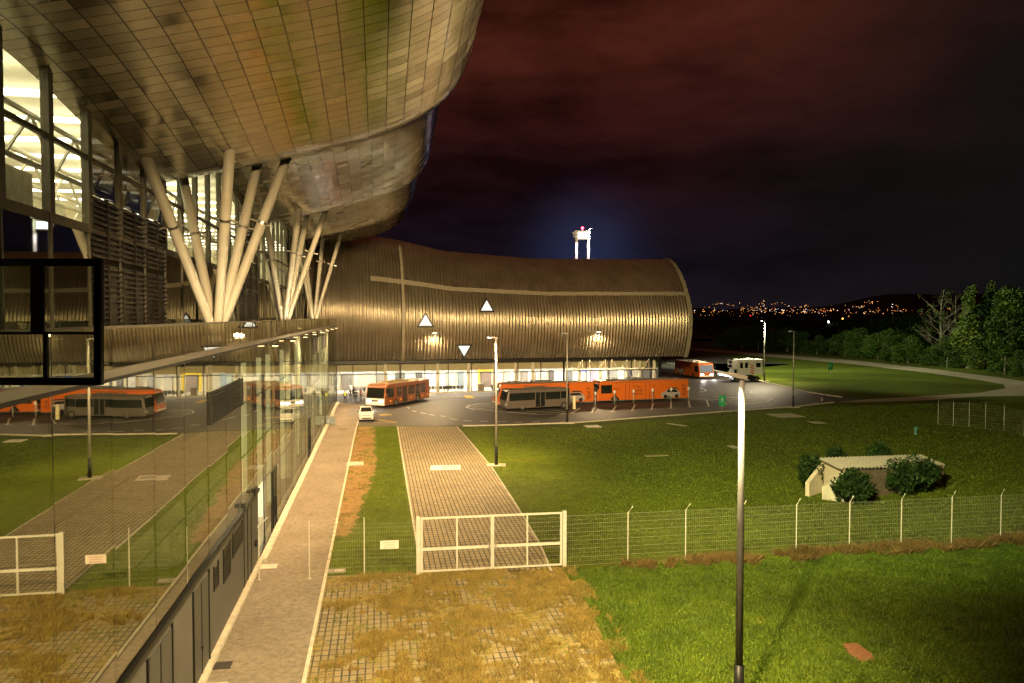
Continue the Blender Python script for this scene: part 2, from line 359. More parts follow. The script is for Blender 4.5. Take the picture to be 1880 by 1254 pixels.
m = TM(); m.box((FX-.04, Y0, 11.72), (FX+.05, YE, 11.78)); m.build('handrail', M_alu)
m = TM(); m.box((-10, Y0, 10.5), (FX-.5, YE, 10.78)); m.build('terrace', M_conc2)
m = TM(); m.box((FX-.5, YE, 0), (FX+.06, YE+.14, 11.78)); m.build('corner_post', M_mul)
# solid base with doors
m = TM(); m.box((FX-.9, 4, 0.0), (FX-.0, 38.4, 3.5)); m.build('base_wall', M_plin)
m = TM(); m.box((FX-.1, 4, 3.5), (FX+.10, 38.4, 3.66)); m.build('ledge', M_black)
m = TM(); m.box((FX, 4, 0), (FX+.22, 38.4, .17)); m.box((FX+.02, 38.4, 0), (FX+.38, YE, .14)); m.build('footing', M_kerb)
m = TM(); m.box((FX-.2, 38.4, 0), (FX-.0, YE, .21)); m.build('base_rail', M_mul)
for y0, y1, z1 in ((14.6, 16.9, 3.2), (20.4, 22.6, 3.2), (25.2, 27.3, 3.2)):
    d = TM(); d.box((FX, y0, .18), (FX+.025, y1, z1)); d = d.build('door', mat('door_grey', (.07, .066, .06), .5, .2, var=.1))
    f = TM(); f.box((FX, y0-.1, .18), (FX+.06, y0, z1+.1)); f.box((FX, y1, .18), (FX+.06, y1+.1, z1+.1)); f.box((FX, (y0+y1)/2-.03, .18), (FX+.045, (y0+y1)/2+.03, z1)); f.build('frame', M_black, d)
    h = TM(); h.tube([(FX+.03, (y0+y1)/2-.14, 1.1), (FX+.10, (y0+y1)/2-.14, 1.1), (FX+.10, (y0+y1)/2-.30, 1.1)], .02); h.build('handle', M_black, d)
for y0, y1, za, zt in ((28.2, 29.0, 2.2, 3.1), (29.9, 31.2, 1.9, 3.2), (31.7, 33.9, 2.3, 3.3)):
    d = TM(); d.box((FX, y0, za), (FX+.05, y0+.07, zt)); d.box((FX, y1-.07, za), (FX+.05, y1, zt))
    n = int((zt-za)/.13)
    for i in range(n): d.box((FX, y0+.07, za+i*.13), (FX+.04, y1-.07, za+i*.13+.075))
    d.build('vent_grille', M_black)
for y in (34.4, 35.3, 36.3): d = TM(); d.box((FX, y-.05, .18), (FX+.03, y+.05, 3.5)); d.build('pilaster', M_mul)
d = TM(); d.disc((FX+.08, 37.3, 1.25), (1, 0, 0), .16, .16, 14); d.build('hose_reel', M_black)
# slatted vent high on the glass
LV = TM(); y0, y1, za, zt = 27.9, 34.2, 8.2, 9.35
LV.box((FX+.02, y0, za), (FX+.09, y0+.06, zt)); LV.box((FX+.02, y1-.06, za), (FX+.09, y1, zt)); LV.box((FX+.02, (y0+y1)/2-.02, za), (FX+.04, (y0+y1)/2+.02, zt))
for i in range(11): LV.box((FX+.02, y0+.06, za+i*.105), (FX+.07, y1-.06, za+i*.105+.05))
LV.build('slatted_vent', M_black)
for y0, y1 in ((70.5, 76.5), (81, 87.5)):
    d = TM(); d.box((FX+.01, y0, 8.5), (FX+.05, y1, 10.0)); d.build('vent_panel', M_mul)
# glass doors with dark stiles at the far part
for yc in (44.0, 66.0):
    d = TM()
    for dy in (-1.0, -.35, .35, 1.0): d.box((FX+.012, yc+dy-.035, .2), (FX+.05, yc+dy+.035, 3.5))
    d.box((FX+.012, yc-1.0, 3.42), (FX+.05, yc+1.0, 3.5)); d = d.build('glass_door', M_black)
    for dy in (-.28, .28): h = TM(); h.box((FX+.05, yc+dy-.02, .8), (FX+.12, yc+dy+.02, 1.9)); h.build('handle', M_black, d)
# inside the lower storey
m = TM(); m.box((-13, Y0, 0), (-12.8, YE, 10.4)); m.build('inner_wall', mat('inner_dark', (.10, .095, .075), .8))
m = TM(); m.box((-12.8, 38.4, .005), (FX-.22, YE, .02)); m.build('inner_floor', mat('inner_floor', (.22, .2, .16), .5))
for k in range(8):
    y = 41.2+k*8.5
    m = TM(); m.box((FX-1.2, y-.09, .03), (FX-.65, y+.09, 10.4)); m.build('fin', mat('fin_cream', (.72, .70, .52), .6))
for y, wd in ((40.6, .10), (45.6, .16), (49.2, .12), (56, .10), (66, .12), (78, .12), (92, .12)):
    m = TM(); m.box((-6.95, y-wd/2, .4), (-6.7, y+wd/2, 9.6)); m.build('glow_strip', emis('fin_glow', (1, .90, .42), 1.3))  # glowing strips added to stand for the brightly lit fins
m = TM()
for k in range(8): m.box((-9.6, 43.5+k*8.5, 10.3), (-9.2, 46.5+k*8.5, 10.36))
m.build('ceiling_light', emis('strip_light', (1, .93, .66), 14.))
# ------------------------------------------------------------------ roof: waves of metal panels
PR = [(-10.45, 18.1), (-10.3, 18.13), (-10.2, 18.15), (-10, 18.2), (-8.4, 18.55), (-6.5, 19.0), (-4.5, 19.5), (-2.6, 19.95), (-.8, 20.45), (1.2, 21.15), (2.4, 21.8), (3.3, 22.55), (4.0, 23.4), (4.4, 24.3), (4.55, 25.3), (4.3, 26.3), (3.6, 27.1), (2, 27.8), (-6, 28.6), (-24, 29)]
JN = [-18, 11, 40, 69, 98, 121]
def wave(y, t): return 2.4*max(0., math.sin(math.pi*min(1., t/.9)**.7))**1.2+2.6*max(0., t-.88)
def roof_z(x, y):
    for a, b in zip(JN, JN[1:]):
        if a <= y <= b:
            t = (y-a)/(b-a); break
    else: t = 0
    z = interp(PR[:15], x)
    return z+.047*(y-40)+wave(y, t)
def roof_mat():
    m, t, b = nt('roof_panels'); N = t.nodes; L = t.links
    uv = N.new('ShaderNodeUVMap')
    sc = N.new('ShaderNodeVectorMath'); sc.operation = 'MULTIPLY'; sc.inputs[1].default_value = (1/.86, 1/.62, 0); L.new(uv.outputs[0], sc.inputs[0])
    fl = N.new('ShaderNodeVectorMath'); fl.operation = 'FLOOR'; L.new(sc.outputs[0], fl.inputs[0])
    fr = N.new('ShaderNodeVectorMath'); fr.operation = 'FRACTION'; L.new(sc.outputs[0], fr.inputs[0])
    wn = N.new('ShaderNodeTexWhiteNoise'); wn.noise_dimensions = '2D'; L.new(fl.outputs[0], wn.inputs['Vector'])
    sp = N.new('ShaderNodeSeparateXYZ'); L.new(fr.outputs[0], sp.inputs[0])
    def edge(o, wd):
        a = N.new('ShaderNodeMath'); a.operation = 'SUBTRACT'; a.inputs[1].default_value = .5; L.new(o, a.inputs[0])
        c = N.new('ShaderNodeMath'); c.operation = 'ABSOLUTE'; L.new(a.outputs[0], c.inputs[0])
        d = N.new('ShaderNodeMath'); d.operation = 'GREATER_THAN'; d.inputs[1].default_value = .5-wd; L.new(c.outputs[0], d.inputs[0]); return d
    ex, ey = edge(sp.outputs['X'], .024), edge(sp.outputs['Y'], .030)
    mxm = N.new('ShaderNodeMath'); mxm.operation = 'MAXIMUM'; L.new(ex.outputs[0], mxm.inputs[0]); L.new(ey.outputs[0], mxm.inputs[1])
    cr = N.new('ShaderNodeValToRGB'); cr.color_ramp.elements[0].color = (.34, .305, .22, 1); cr.color_ramp.elements[1].color = (.48, .44, .335, 1); L.new(wn.outputs['Value'], cr.inputs['Fac'])
    mx = N.new('ShaderNodeMix'); mx.data_type = 'RGBA'; mx.inputs[7].default_value = (.03, .026, .018, 1); L.new(mxm.outputs[0], mx.inputs[0]); L.new(cr.outputs['Color'], mx.inputs[6])
    L.new(mx.outputs[2], b.inputs['Base Color'])
    rr = N.new('ShaderNodeMapRange'); rr.inputs['To Min'].default_value = .14; rr.inputs['To Max'].default_value = .30; L.new(wn.outputs['Value'], rr.inputs['Value']); L.new(rr.outputs['Result'], b.inputs['Roughness'])
    # every panel is bowed and set at a slightly different angle
    ge = N.new('ShaderNodeNewGeometry'); sb = N.new('ShaderNodeVectorMath'); sb.operation = 'SUBTRACT'; sb.inputs[1].default_value = (.5, .5, .5); L.new(wn.outputs['Color'], sb.inputs[0])
    ms = N.new('ShaderNodeVectorMath'); ms.operation = 'SCALE'; ms.inputs['Scale'].default_value = .030; L.new(sb.outputs[0], ms.inputs[0])
    ad = N.new('ShaderNodeVectorMath'); ad.operation = 'ADD'; L.new(ms.outputs[0], ad.inputs[1])
    tc = N.new('ShaderNodeTexCoord'); nz = N.new('ShaderNodeTexNoise'); nz.inputs['Scale'].default_value = .9; nz.inputs['Detail'].default_value = 2; L.new(tc.outputs['Object'], nz.inputs['Vector'])
    bp = N.new('ShaderNodeBump'); bp.inputs['Strength'].default_value = .12; bp.inputs['Distance'].default_value = .08; L.new(nz.outputs['Fac'], bp.inputs['Height']); L.new(bp.outputs['Normal'], ad.inputs[0])
    no = N.new('ShaderNodeVectorMath'); no.operation = 'NORMALIZE'; L.new(ad.outputs[0], no.inputs[0]); L.new(no.outputs[0], b.inputs['Normal'])
    b.inputs['Metallic'].default_value = .85; return m
M_roof = roof_mat()
PF = []                                      # refined profile
for (a, b), (c, d) in zip(PR, PR[1:]):
    n = max(1, int(math.hypot(c-a, d-b)/.5))
    for i in range(n): PF.append((a+(c-a)*i/n, b+(d-b)*i/n))
PF.append(PR[-1])
for _ in range(3):
    PF = [PF[0]]+[((PF[i-1][0]+2*PF[i][0]+PF[i+1][0])/4, (PF[i-1][1]+2*PF[i][1]+PF[i+1][1])/4) for i in range(1, len(PF)-1)]+[PF[-1]]
U = [0.]
for p, q in zip(PF, PF[1:]): U.append(U[-1]+math.hypot(q[0]-p[0], q[1]-p[1]))
for a, b in zip(JN, JN[1:]):
    NY = 44; V = []; F = []; uv = []; n = len(PF)
    for j in range(NY+1):
        t = j/NY; y = a+(b-a)*t
        lip = .42*(1-min(1, t*3))**2
        for i, (x, z) in enumerate(PF):
            wv = wave(y, t)*(1 if x < 4.6 else 1)
            pull = 0.                        # the outer corner is rounded towards each seam
            if x > 1.5: pull = 1.9*(max(0., (t-.90)/.10)**2.2+max(0., (.30-t)/.30)**1.5)*(x-1.5)/3
            V.append(Vector((x-pull, y, z-.42*pull+.047*(y-40)+wv+lip+.35*max(0., (t-.965)/.035)**2))); uv.append((U[i], y))
    for j in range(NY):
        for i in range(n-1): F.append((j*n+i, (j+1)*n+i, (j+1)*n+i+1, j*n+i+1))
    o = ROOT(TB); V = [v-o for v in V]
    r = mesh('roof', V, F, M_roof, TB, True, None, None, uv)
    e = TM()                                  # closing web at the far end of each wave
    k = NY*n; P = [V[k+i]+o for i in range(n)]
    for i in range(n-1):
        n_ = Vector((PF[i+1][1]-PF[i][1], 0, PF[i][0]-PF[i+1][0])).normalized()*.20; s_ = Vector((0, .03, 0))
        if U[i] < U[-1]*.55: e.add([P[i]+n_+s_, P[i+1]+n_+s_, P[i+1]-n_*1.2+s_, P[i]-n_*1.2+s_], [(0, 1, 2, 3)])
    e.build('roof_seam', M_mul, r)
# ------------------------------------------------------------------ upper storey behind the terrace
UX = -10.
M_ug = glassmat('upper_glass', .22, (.75, .78, .65), (.80, .82, .72), .012, .006, .35)
M_dg = glassmat('dark_upper_glass', .50, (.72, .74, .66), (.035, .035, .03), .015, .012, .35)
M_hall = mat('hall_white', (.80, .76, .60), .7, var=.08)
def louv(y0, y1, za, zt):
    d = TM(); d.box((UX-.1, y0, za), (UX-.05, y1, zt))
    for i in range(int((zt-za)/.2)): d.box((UX-.05, y0, za+i*.2), (UX+.10, y1, za+i*.2+.07))
    d.box((UX-.02, (y0+y1)/2-.04, za), (UX+.13, (y0+y1)/2+.04, zt)); d.build('louvre', mat('louvre_dark', (.030, .026, .022), .35, .6))
k = 0; y = 12.8+.2
while y < 106:
    y1 = y+3.2; ph = (y-11) % 29             # place inside the roof wave
    zr = min(roof_z(UX, yy) for yy in (y, (y+y1)/2, y1))+.35; zr = max(zr, roof_z(UX, y)+.1)
    isl = (17.5 < ph < 25.5)
    m = TM()
    if isl:
        louv(y+.06, y1-.06, 11.1, 13.9); louv(y+.06, y1-.06, 14.1, 16.3)
        m.add([(UX, y, 16.3), (UX, y1, 16.3), (UX, y1, zr+1), (UX, y, zr+1)], [(0, 1, 2, 3)]); o = m.build('window', M_dg)
    else:
        ax = random.uniform(-.002, .002)*2
        m.add([(UX, y, 15.2), (UX, y1, 15.2), (UX, y1, zr+1), (UX, y, zr+1)], [(0, 1, 2, 3)], 0)
        m.add([(UX-ax, y, 10.8), (UX+ax, y1, 10.8), (UX+ax, y1, 14.9), (UX-ax, y, 14.9)], [(0, 1, 2, 3)], 1); o = m.build('window', [M_ug, M_dg])
    f = TM(); f.box((UX-.16, y-.17, 14.9), (UX+.09, y+.17, zr+1)); f.box((UX-.02, y-.04, 10.8), (UX+.05, y+.04, 14.9))
    f.box((UX-.1, y+.17, 17.46), (UX+.06, y1-.17, 17.6)); f.box((UX-.05, y, 14.9), (UX+.04, y1, 15.2))
    f.build('frame', mat('grey_mullion', (.20, .185, .14), .5, .4), o)
    y = y1; k += 1
m = TM(); m.box((-24, 8, 14.8), (UX-.3, 106, 15.0)); m.build('upper_floor', mat('upper_floor', (.45, .40, .30), .4))
m = TM(); m.box((-24.2, 8, 15), (-24, 121, 30)); m.build('rear_wall', M_hall)
m = TM(); m.box((-24, 7.8, 0), (FX, 8, 30)); m.box((-24, 106, 11), (UX, 106.2, 30)); m.build('end_wall', M_hall)
m = TM(); m.box((-13.2, 8, 15), (-13, 32, 17.4)); m.build('partition', mat('partition_cream', (.62, .57, .40), .7))
d = TM(); d.box((-13, 21.9, 15), (-12.95, 23.6, 17.0)); d.build('door', mat('door_slate', (.12, .13, .11), .5))
# white roof trusses in the hall
for kk, xx in enumerate((-12.2, -15.5, -19)):
    m = TM(); pts = [(xx, 12+4*i, 17.35+.02*i) for i in range(24)]; top = [(xx, 14+4*i, 19.1+.02*i) for i in range(23)]
    m.tube(pts, .11, 6); m.tube(top, .11, 6)
    for i in range(23):
        m.tube([pts[i], top[i]], .07, 5); m.tube([top[i], pts[i+1]], .07, 5)
    m.build('roof_truss', M_hall)
m = TM(); m.add([(-24, 8, 20.6), (UX-.5, 8, 20.6), (UX-.5, 106, 22.6), (-24, 106, 22.6)], [(0, 1, 2, 3)]); m.build('hall_ceiling', M_hall)
m = TM()
for i in range(23): m.box((-22, 13.4+4*i, 19.75+.03*i), (-11.4, 14.2+4*i, 19.8+.03*i))
m.build('ceiling_light', emis('hall_light', (1, .91, .66), 7.5))
# ------------------------------------------------------------------ branching steel columns on the terrace
def soffit_hit(px, py):
    d = ray(px, py); t = 5.
    while t < 140:
        p = CAM+d*t
        if p.x > -24 and p.x < 4.5 and p.z > roof_z(p.x, p.y): return p
        t += .05
    return CAM+d*60
def column(base, tops, r):
    for (px, py, dep) in tops:
        p = AT(px, py, dep); zz = roof_z(min(p.x, 4.4), p.y)
        top = Vector((p.x, p.y, zz+.1)); top += (top-Vector(base)).normalized()*.5; b = Vector(base)+(top-Vector(base)).normalized()*.2
        m = TM(); m.tube([b, b.lerp(top, .12), b.lerp(top, .5), top], [r*.72, r*.95, r*1.02, r], 14)
        o = m.build('column', M_tub, TB, True)
        q = b.lerp(top, .62); ax = (top-b).normalized(); side = ax.cross(Vector((0, 1, 0))).normalized()
        c = TM(); c.tube([q-ax*.06, q+ax*.06], r*1.08, 14); c.tube([q-side*r, q-side*(r+.34)], .05, 6); c.tube([q+side*r, q+side*(r+.34)], .05, 6); c.build('collar', M_alu, o)
    m = TM(); m.disc((base[0], base[1], base[2]+.1), (0, 0, 1), r*3, .25, 20); m.build('column_base', M_conc2)
def solve_dep(px, py, near_dep):
    """depth along the pixel's ray at which it meets the soffit nearest to a guess"""
    best = None
    for i in range(400):
        dep = near_dep-10+i*.05; p = AT(px, py, dep)
        e = abs(p.z-roof_z(max(-24, min(p.x, 4.4)), p.y))
        if best is None or e+.01*abs(dep-near_dep) < best[0]: best = (e+.01*abs(dep-near_dep), dep)
    return best[1]
CB = []
for (bx, by, bd), tops in (((398, 587, 37.5), ((268, 293), (338, 338), (422, 278), (470, 330), (522, 306))),
                           ((522, 585, 66), ((465, 394), (488, 410), (549, 384), (563, 407), (597, 391))),
                           ((576, 584, 95), ((548, 478), (595, 420), (627, 428), (556, 440)))):
    p = AT(bx, by, bd); p.z = 10.8; CB.append(p)
    column(p, [(a, b, solve_dep(a, b, bd-1.2)) for a, b in tops], .235)
# uplights added on the terrace to brighten the columns and the soffit
for p in CB:
    m = TM(); m.box((p.x+1.4, p.y-3.6, 10.8), (p.x+1.8, p.y-3.2, 10.98)); h = m.build('added_uplight', M_black)
    m = TM(); m.box((p.x+1.45, p.y-3.55, 10.981), (p.x+1.75, p.y-3.25, 10.99)); m.build('lens', emis('added_uplight_lens', WARM, 20), h)
    spot('added_uplight_beam', (p.x+1.6, p.y-3.4, 11.05), (p.x+.6, p.y+2.5, 20), (320, 1000, 500)[CB.index(p)], (1, .82, .52), 130, .6, .15)
# unseen lamps added in the lower storey to light the walkway
for k in range(6): spot('added_room_lamp', (-8.6, 43+k*11, 9.9), (-3.5, 43+k*11+1, 0), 5000, (1, .82, .46), 150, .5, .25)
# small downlights added along the slab edge to brighten the walkway
for k in range(8):
    y = 42.5+k*8.5
    f_ = TM(); f_.box((FX+.07, y-.12, 10.40), (FX+.55, y+.12, 10.52)); f_ = f_.build('added_downlight', M_black)
    q = TM(); q.box((FX+.2, y-.1, 10.385), (FX+.5, y+.1, 10.395)); q.build('lens', emis('added_downlight_lens', WARM, 12), f_)
    spot('added_downlight_beam', (FX+.6, y, 10.3), (FX+2.2, y, 0), 5600, (1, .64, .28), 128, .7, .15)
# unseen floodlights added under the near roof edge to brighten hall and lawns
for (x, y, _z), to, pw, an in (((2.6, 13, 22.0), G(930, 727)+Vector((0, 10, 13)), 400000, 42), ((1.0, 9, 21.5), G(870, 1010), 76000, 90), ((3.2, 16, 21), G(1530, 830), 125000, 62)):
    z = roof_z(x, y)-.75
    f_ = TM(); f_.box((x-.25, y-.2, z), (x+.25, y+.1, z+.4)); f_ = f_.build('floodlight', M_black)
    q = TM(); q.box((x-.2, y+.11, z+.05), (x+.2, y+.12, z+.35)); q.build('lens', emis('added_flood_lens', WARM, 30), f_)
    spot('added_flood', (x, y+.3, z-.05), to, pw, (1, .70, .34) if an != 62 else (.92, .90, .40), an, .9, .3)
# open glass leaf with a dark frame at the near end of the front
SD = 9.0
def SP(px, py, dd=0.): return AT(px, py, SD+dd)
GS = empty('glass_screen', SP(188, 700)*1., 'dark framed glass panel standing out from the terminal front at the left edge', 'glass panel')
class GM(MB):
    def build(s, name, m, parent=GS): s.V = [v-ROOT(parent) for v in s.V]; return MB.build(s, name, m, parent)
def fr(mb, x0, y0, x1, y1, th=.07):
    P = [SP(x0, y0), SP(x1, y0), SP(x1, y1), SP(x0, y1)]; n = Vector((FWD.x, FWD.y, 0)).normalized()*th
    mb.prism([p-n/2 for p in P], n)
m = GM(); fr(m, -222, 475, 188, 489); fr(m, -222, 693, 188, 707); fr(m, 175, 489, 188, 693); fr(m, -222, 489, -205, 693); m.build('frame', M_black)
m = GM(); fr(m, 58, 489, 80, 612, .05); fr(m, 81, 612, 88, 693, .05); fr(m, -205, 609, 175, 614, .04); m.build('mullion', M_black)
m = GM(); fr(m, -205, 489, 175, 693, .012); m.build('pane', glassmat('screen_glass', .10, (.6, .62, .55), (.78, .80, .74), .01))
# ================================================================== bus gate hall: ribbed metal barrel
H0 = LD(-26.2, 114); HA = (LD(28.8, 127)-H0); HL = HA.length; HA.normalize(); HN = Vector((-HA.y, HA.x, 0))  # HN points away from us
BH = empty('bus_gate_hall', H0, 'ribbed bronze metal barrel-shaped hall with triangular windows above a lit glass ground floor', 'hall')
HSC = [(-.22, 1.30), (0, 1.24), (.178, 1.14), (.308, 1.045), (.57, .985), (1, 1.0)]
HCS = [(0.35, 5.2), (-.2, 6), (-.7, 7), (-1.2, 8.7), (-1.45, 10.2), (-1.5, 11.5), (-1.3, 12.8), (-.85, 14.0), (-.2, 15.3), (.6, 16.6), (1.5, 17.8), (2.6, 19.0), (3.6, 19.9), (4.8, 20.8), (6.2, 21.5), (7.4, 21.9), (8.6, 22.0), (11, 21.4), (14, 19.4), (16.5, 15.8), (17.6, 11), (17.8, 5.2)]
def HS(u, d, z): return HA*u+HN*d+Vector((0, 0, z))          # local: along, back, up
def hz(z, t): return 5.2+(z-5.2)*interp(HSC, t) if z > 5.2 else z
def tpx(px, d=0., z=6.):
    """position along the hall of the point d back that appears at column px"""
    lo, hi = -15., 75.
    for _ in range(40):
        mid = (lo+hi)/2; x = proj(H0+HS(mid, d, z))[0]
        if x < px: lo = mid
        else: hi = mid
    return lo
def shell_front(u, z):
    """set-back of the shell skin at height z (front half)"""
    t = u/HL; T = [(hz(zz, t), dd) for dd, zz in HCS[:17]]
    return interp(T, z)
def shell_at(px, py):
    lo, hi = -10., 60.
    d = ray(px, py); best = None; t = 95.
    while t < 150:
        p = CAM+d*t-H0; u = p.dot(HA); dd = p.dot(HN)
        if dd > shell_front(u, p.z): return u, p.z
        t += .05
M_band = mat('band_metal', (.30, .265, .19), .5, .15, var=.1)
def ribbed():
    m, t, b = nt('ribbed_metal'); N = t.nodes; L = t.links
    tc = N.new('ShaderNodeTexCoord'); nz = N.new('ShaderNodeTexNoise'); nz.inputs['Scale'].default_value = .35; nz.inputs['Detail'].default_value = 6; L.new(tc.outputs['Object'], nz.inputs['Vector'])
    rp = N.new('ShaderNodeValToRGB'); rp.color_ramp.elements[0].color = (.36, .31, .22, 1); rp.color_ramp.elements[1].color = (.48, .42, .31, 1); rp.color_ramp.elements[0].position = .35; rp.color_ramp.elements[1].position = .65
    L.new(nz.outputs['Fac'], rp.inputs['Fac']); L.new(rp.outputs['Color'], b.inputs['Base Color'])
    b.inputs['Metallic'].default_value = .88; b.inputs['Roughness'].default_value = .33; MATS['ribbed_metal'] = m; return m
M_rib = ribbed()
us = []; pit = .52; u = -14.
while u < HL-.2:
    us += [(u+pit*q/6, .085*(1-math.cos(2*math.pi*q/6))) for q in range(6)]; u += pit
us.append((HL, 0)); V = []; F = []; n = len(HCS)
for u, off in us:
    t = u/HL
    for i, (d, z) in enumerate(HCS):
        a = HCS[max(i-1, 0)]; c = HCS[min(i+1, n-1)]; tx, tz = c[0]-a[0], c[1]-a[1]; l = math.hypot(tx, tz)
        V.append(HS(u, d+off*tz/l, hz(z, t)-off*tx/l))
for j in range(len(us)-1):
    for i in range(n-1): F.append((j*n+i, (j+1)*n+i, (j+1)*n+i+1, j*n+i+1))
mesh('shell', V, F, M_rib, BH, True)
m = MB(); P = [HS(HL, d, z) for d, z in HCS]; m.add([p-HA*.3 for p in P], [tuple(range(n))]); m.build('end_wall', M_plin, BH)
m = MB()                                      # rim of the open end
for i in range(n-1):
    (d, z), (d2, z2) = HCS[i], HCS[i+1]
    m.add([HS(HL-.05, d, z), HS(HL-.05, d2, z2), HS(HL+.55, d2, z2), HS(HL+.55, d, z)], [(0, 1, 2, 3)])
    l = math.hypot(d2-d, z2-z); o1 = (-(z2-z)/l*.22, (d2-d)/l*.22)
    m.add([HS(HL+.55, d, z), HS(HL+.55, d2, z2), HS(HL+.55, d2+o1[0], z2+o1[1]), HS(HL+.55, d+o1[0], z+o1[1])], [(0, 1, 2, 3)])
    m.add([HS(HL+.55, d+o1[0], z+o1[1]), HS(HL+.55, d2+o1[0], z2+o1[1]), HS(HL-.05, d2+o1[0], z2+o1[1]), HS(HL-.05, d+o1[0], z+o1[1])], [(0, 1, 2, 3)])
m.build('end_rim', M_band, BH)
m = MB(); ub = tpx(680, 0, 17); st = 40       # flat band along the shell and a vertical joint strip
for k in range(st):
    u0 = ub+(HL-ub)*k/st; u1 = ub+(HL-ub)*(k+1)/st; q = []
    for u in (u0, u1):
        for z in (15.38, 16.02):
            zz = hz(z, u/HL); q.append(HS(u, shell_front(u, zz)-.20, zz))
    m.add([q[0], q[2], q[3], q[1]], [(0, 1, 2, 3)]); 
    m.add([q[0], q[2], q[2]+HN*.2, q[0]+HN*.2], [(0, 1, 2, 3)]); m.add([q[1], q[3], q[3]+HN*.2, q[1]+HN*.2], [(0, 1, 2, 3)])
m.build('band', M_band, BH)
m = MB(); u0 = tpx(737, 0, 8); u1 = tpx(742, 0, 8)
for i in range(13):
    (d, z), (d2, z2) = HCS[i], HCS[i+1]; t = u0/HL
    a, b_, c, e = HS(u0, d-.16, hz(z, t)), HS(u1, d-.16, hz(z, t)), HS(u1, d2-.16, hz(z2, t)), HS(u0, d2-.16, hz(z2, t))
    m.add([a, b_, c, e], [(0, 1, 2, 3)]); m.add([a, e, e+HN*.16, a+HN*.16], [(0, 1, 2, 3)]); m.add([b_, c, c+HN*.16, b_+HN*.16], [(0, 1, 2, 3)])
m.build('joint_strip', M_band, BH)
# underside and dark head beam
UE = tpx(1210, 1, 3)
m = MB(); m.add([HS(-14, .35, 5.2), HS(HL, .35, 5.2), HS(HL, 17.8, 5.2), HS(-14, 17.8, 5.2)], [(0, 1, 2, 3)]); m.build('underside', M_mul, BH)
def hbox(mb, a, b, mi=0):
    M = Matrix(((HA.x, HN.x, 0, 0), (HA.y, HN.y, 0, 0), (0, 0, 1, 0), (0, 0, 0, 1))); return mb.box(a, b, mi, M)
m = MB(); hbox(m, (-14, .5, 4.72), (UE, .95, 5.19)); m.build('head_beam', M_black, BH)
M_hgl = glassmat('hall_glass', .07, (.8, .82, .75), (.92, .93, .88), .01)
EX = [618, 648, 691, 735, 780, 823, 866, 909, 951, 993, 1035, 1076, 1118, 1159, 1208]; UU = [tpx(x, 1, 2.5) for x in EX]
UU = [UU[0]-3.4*k for k in (3, 2, 1)]+UU
for i, (a, b) in enumerate(zip(UU, UU[1:])):
    g = MB(); g.add([HS(a+.06, 1., .2), HS(b-.06, 1., .2), HS(b-.06, 1., 4.72), HS(a+.06, 1., 4.72)], [(0, 1, 2, 3)]); g = g.build('window', M_hgl, BH)
    f = MB(); wd = .14 if i in (6, 13) else .06
    hbox(f, (a-wd, .92, .2), (a+wd, 1.1, 4.72)); hbox(f, (a+wd, .94, 3.02), (b-.06, 1.05, 3.14)); hbox(f, (a+wd, .94, .08), (b-.06, 1.08, .2)); f.build('frame', M_mul, g)
m = MB(); hbox(m, (UE-.2, .8, 0), (UE+.35, 1.4, 4.72)); hbox(m, (UE-1.6, .9, 0), (UE-1.35, 1.3, 4.72)); m.build('corner_post', M_black, BH)
m = MB(); hbox(m, (-14, .6, 0), (UE, .9, .16)); m.build('plinth', M_kerb, BH)
# thin steel struts in front of the right-hand bays
m = MB(); zt, zb = 4.9, 3.35
for a, b in ((1042, 1070), (1083, 1112), (1124, 1152), (1165, 1192)):
    ua, ub2 = tpx(a, .2, 4), tpx(b, .2, 4); mi_ = (ua+ub2)/2
    for p, q in (((ua, zt), (mi_-.25, zb)), ((ub2, zt), (mi_+.25, zb)), ((ua, zt), (ua, zb)), ((ub2, zt), (ub2, zb))): m.tube([HS(p[0], .35, p[1]), HS(q[0], .35, q[1])], .042, 6)
m.tube([HS(tpx(1040, .2, 4), .35, 3.3), HS(tpx(1208, .2, 4), .35, 3.3)], .09, 6); m.build('brace', M_tub, BH)
# bright rooms behind the glass
M_wwall = mat('room_white', (.80, .76, .66), .6, var=.06); M_beige = mat('room_beige', (.46, .42, .29), .7, var=.08)
m = MB(); hbox(m, (-14, 9, 0), (UE, 9.2, 5.1)); m.build('back_wall', M_wwall, BH)
m = MB(); hbox(m, (-14, 1.1, 0.0), (UE, 9, .03)); m.build('hall_floor', mat('tile_floor', (.60, .55, .46), .25, var=.1), BH)
m = MB(); hbox(m, (-14, 2.2, 3.42), (UE-1.7, 2.4, 5.1)); m.build('bulkhead', M_beige, BH)
m = MB(); hbox(m, (-14, 2.4, 3.42), (UE-1.7, 9, 3.5)); m.build('ceiling', M_wwall, BH)
m = MB(); hbox(m, (UE, 1.4, 0), (UE+.2, 9.2, 4.9)); m.build('side_wall', M_plin, BH)
m = MB(); random.seed(5)
u = -12
while u < UE-4:
    hbox(m, (u, 3.2, 3.36), (u+2.2, 3.7, 3.41)); hbox(m, (u, 6.2, 3.36), (u+2.2, 6.8, 3.41)); u += 3.3
m.build('ceiling_light', emis('room_light', (1, .93, .82), 52.), BH)
for x in (604, 706, 802, 858, 905, 944, 975, 1060, 1098, 1146, 1170, 1196):
    u = tpx(x, 3.0, 2); m = MB(); m.tube([HS(u, 1.9, .03), HS(u, 1.9, 5.1)], .26, 14); m.build('pillar', M_wwall, BH, True)
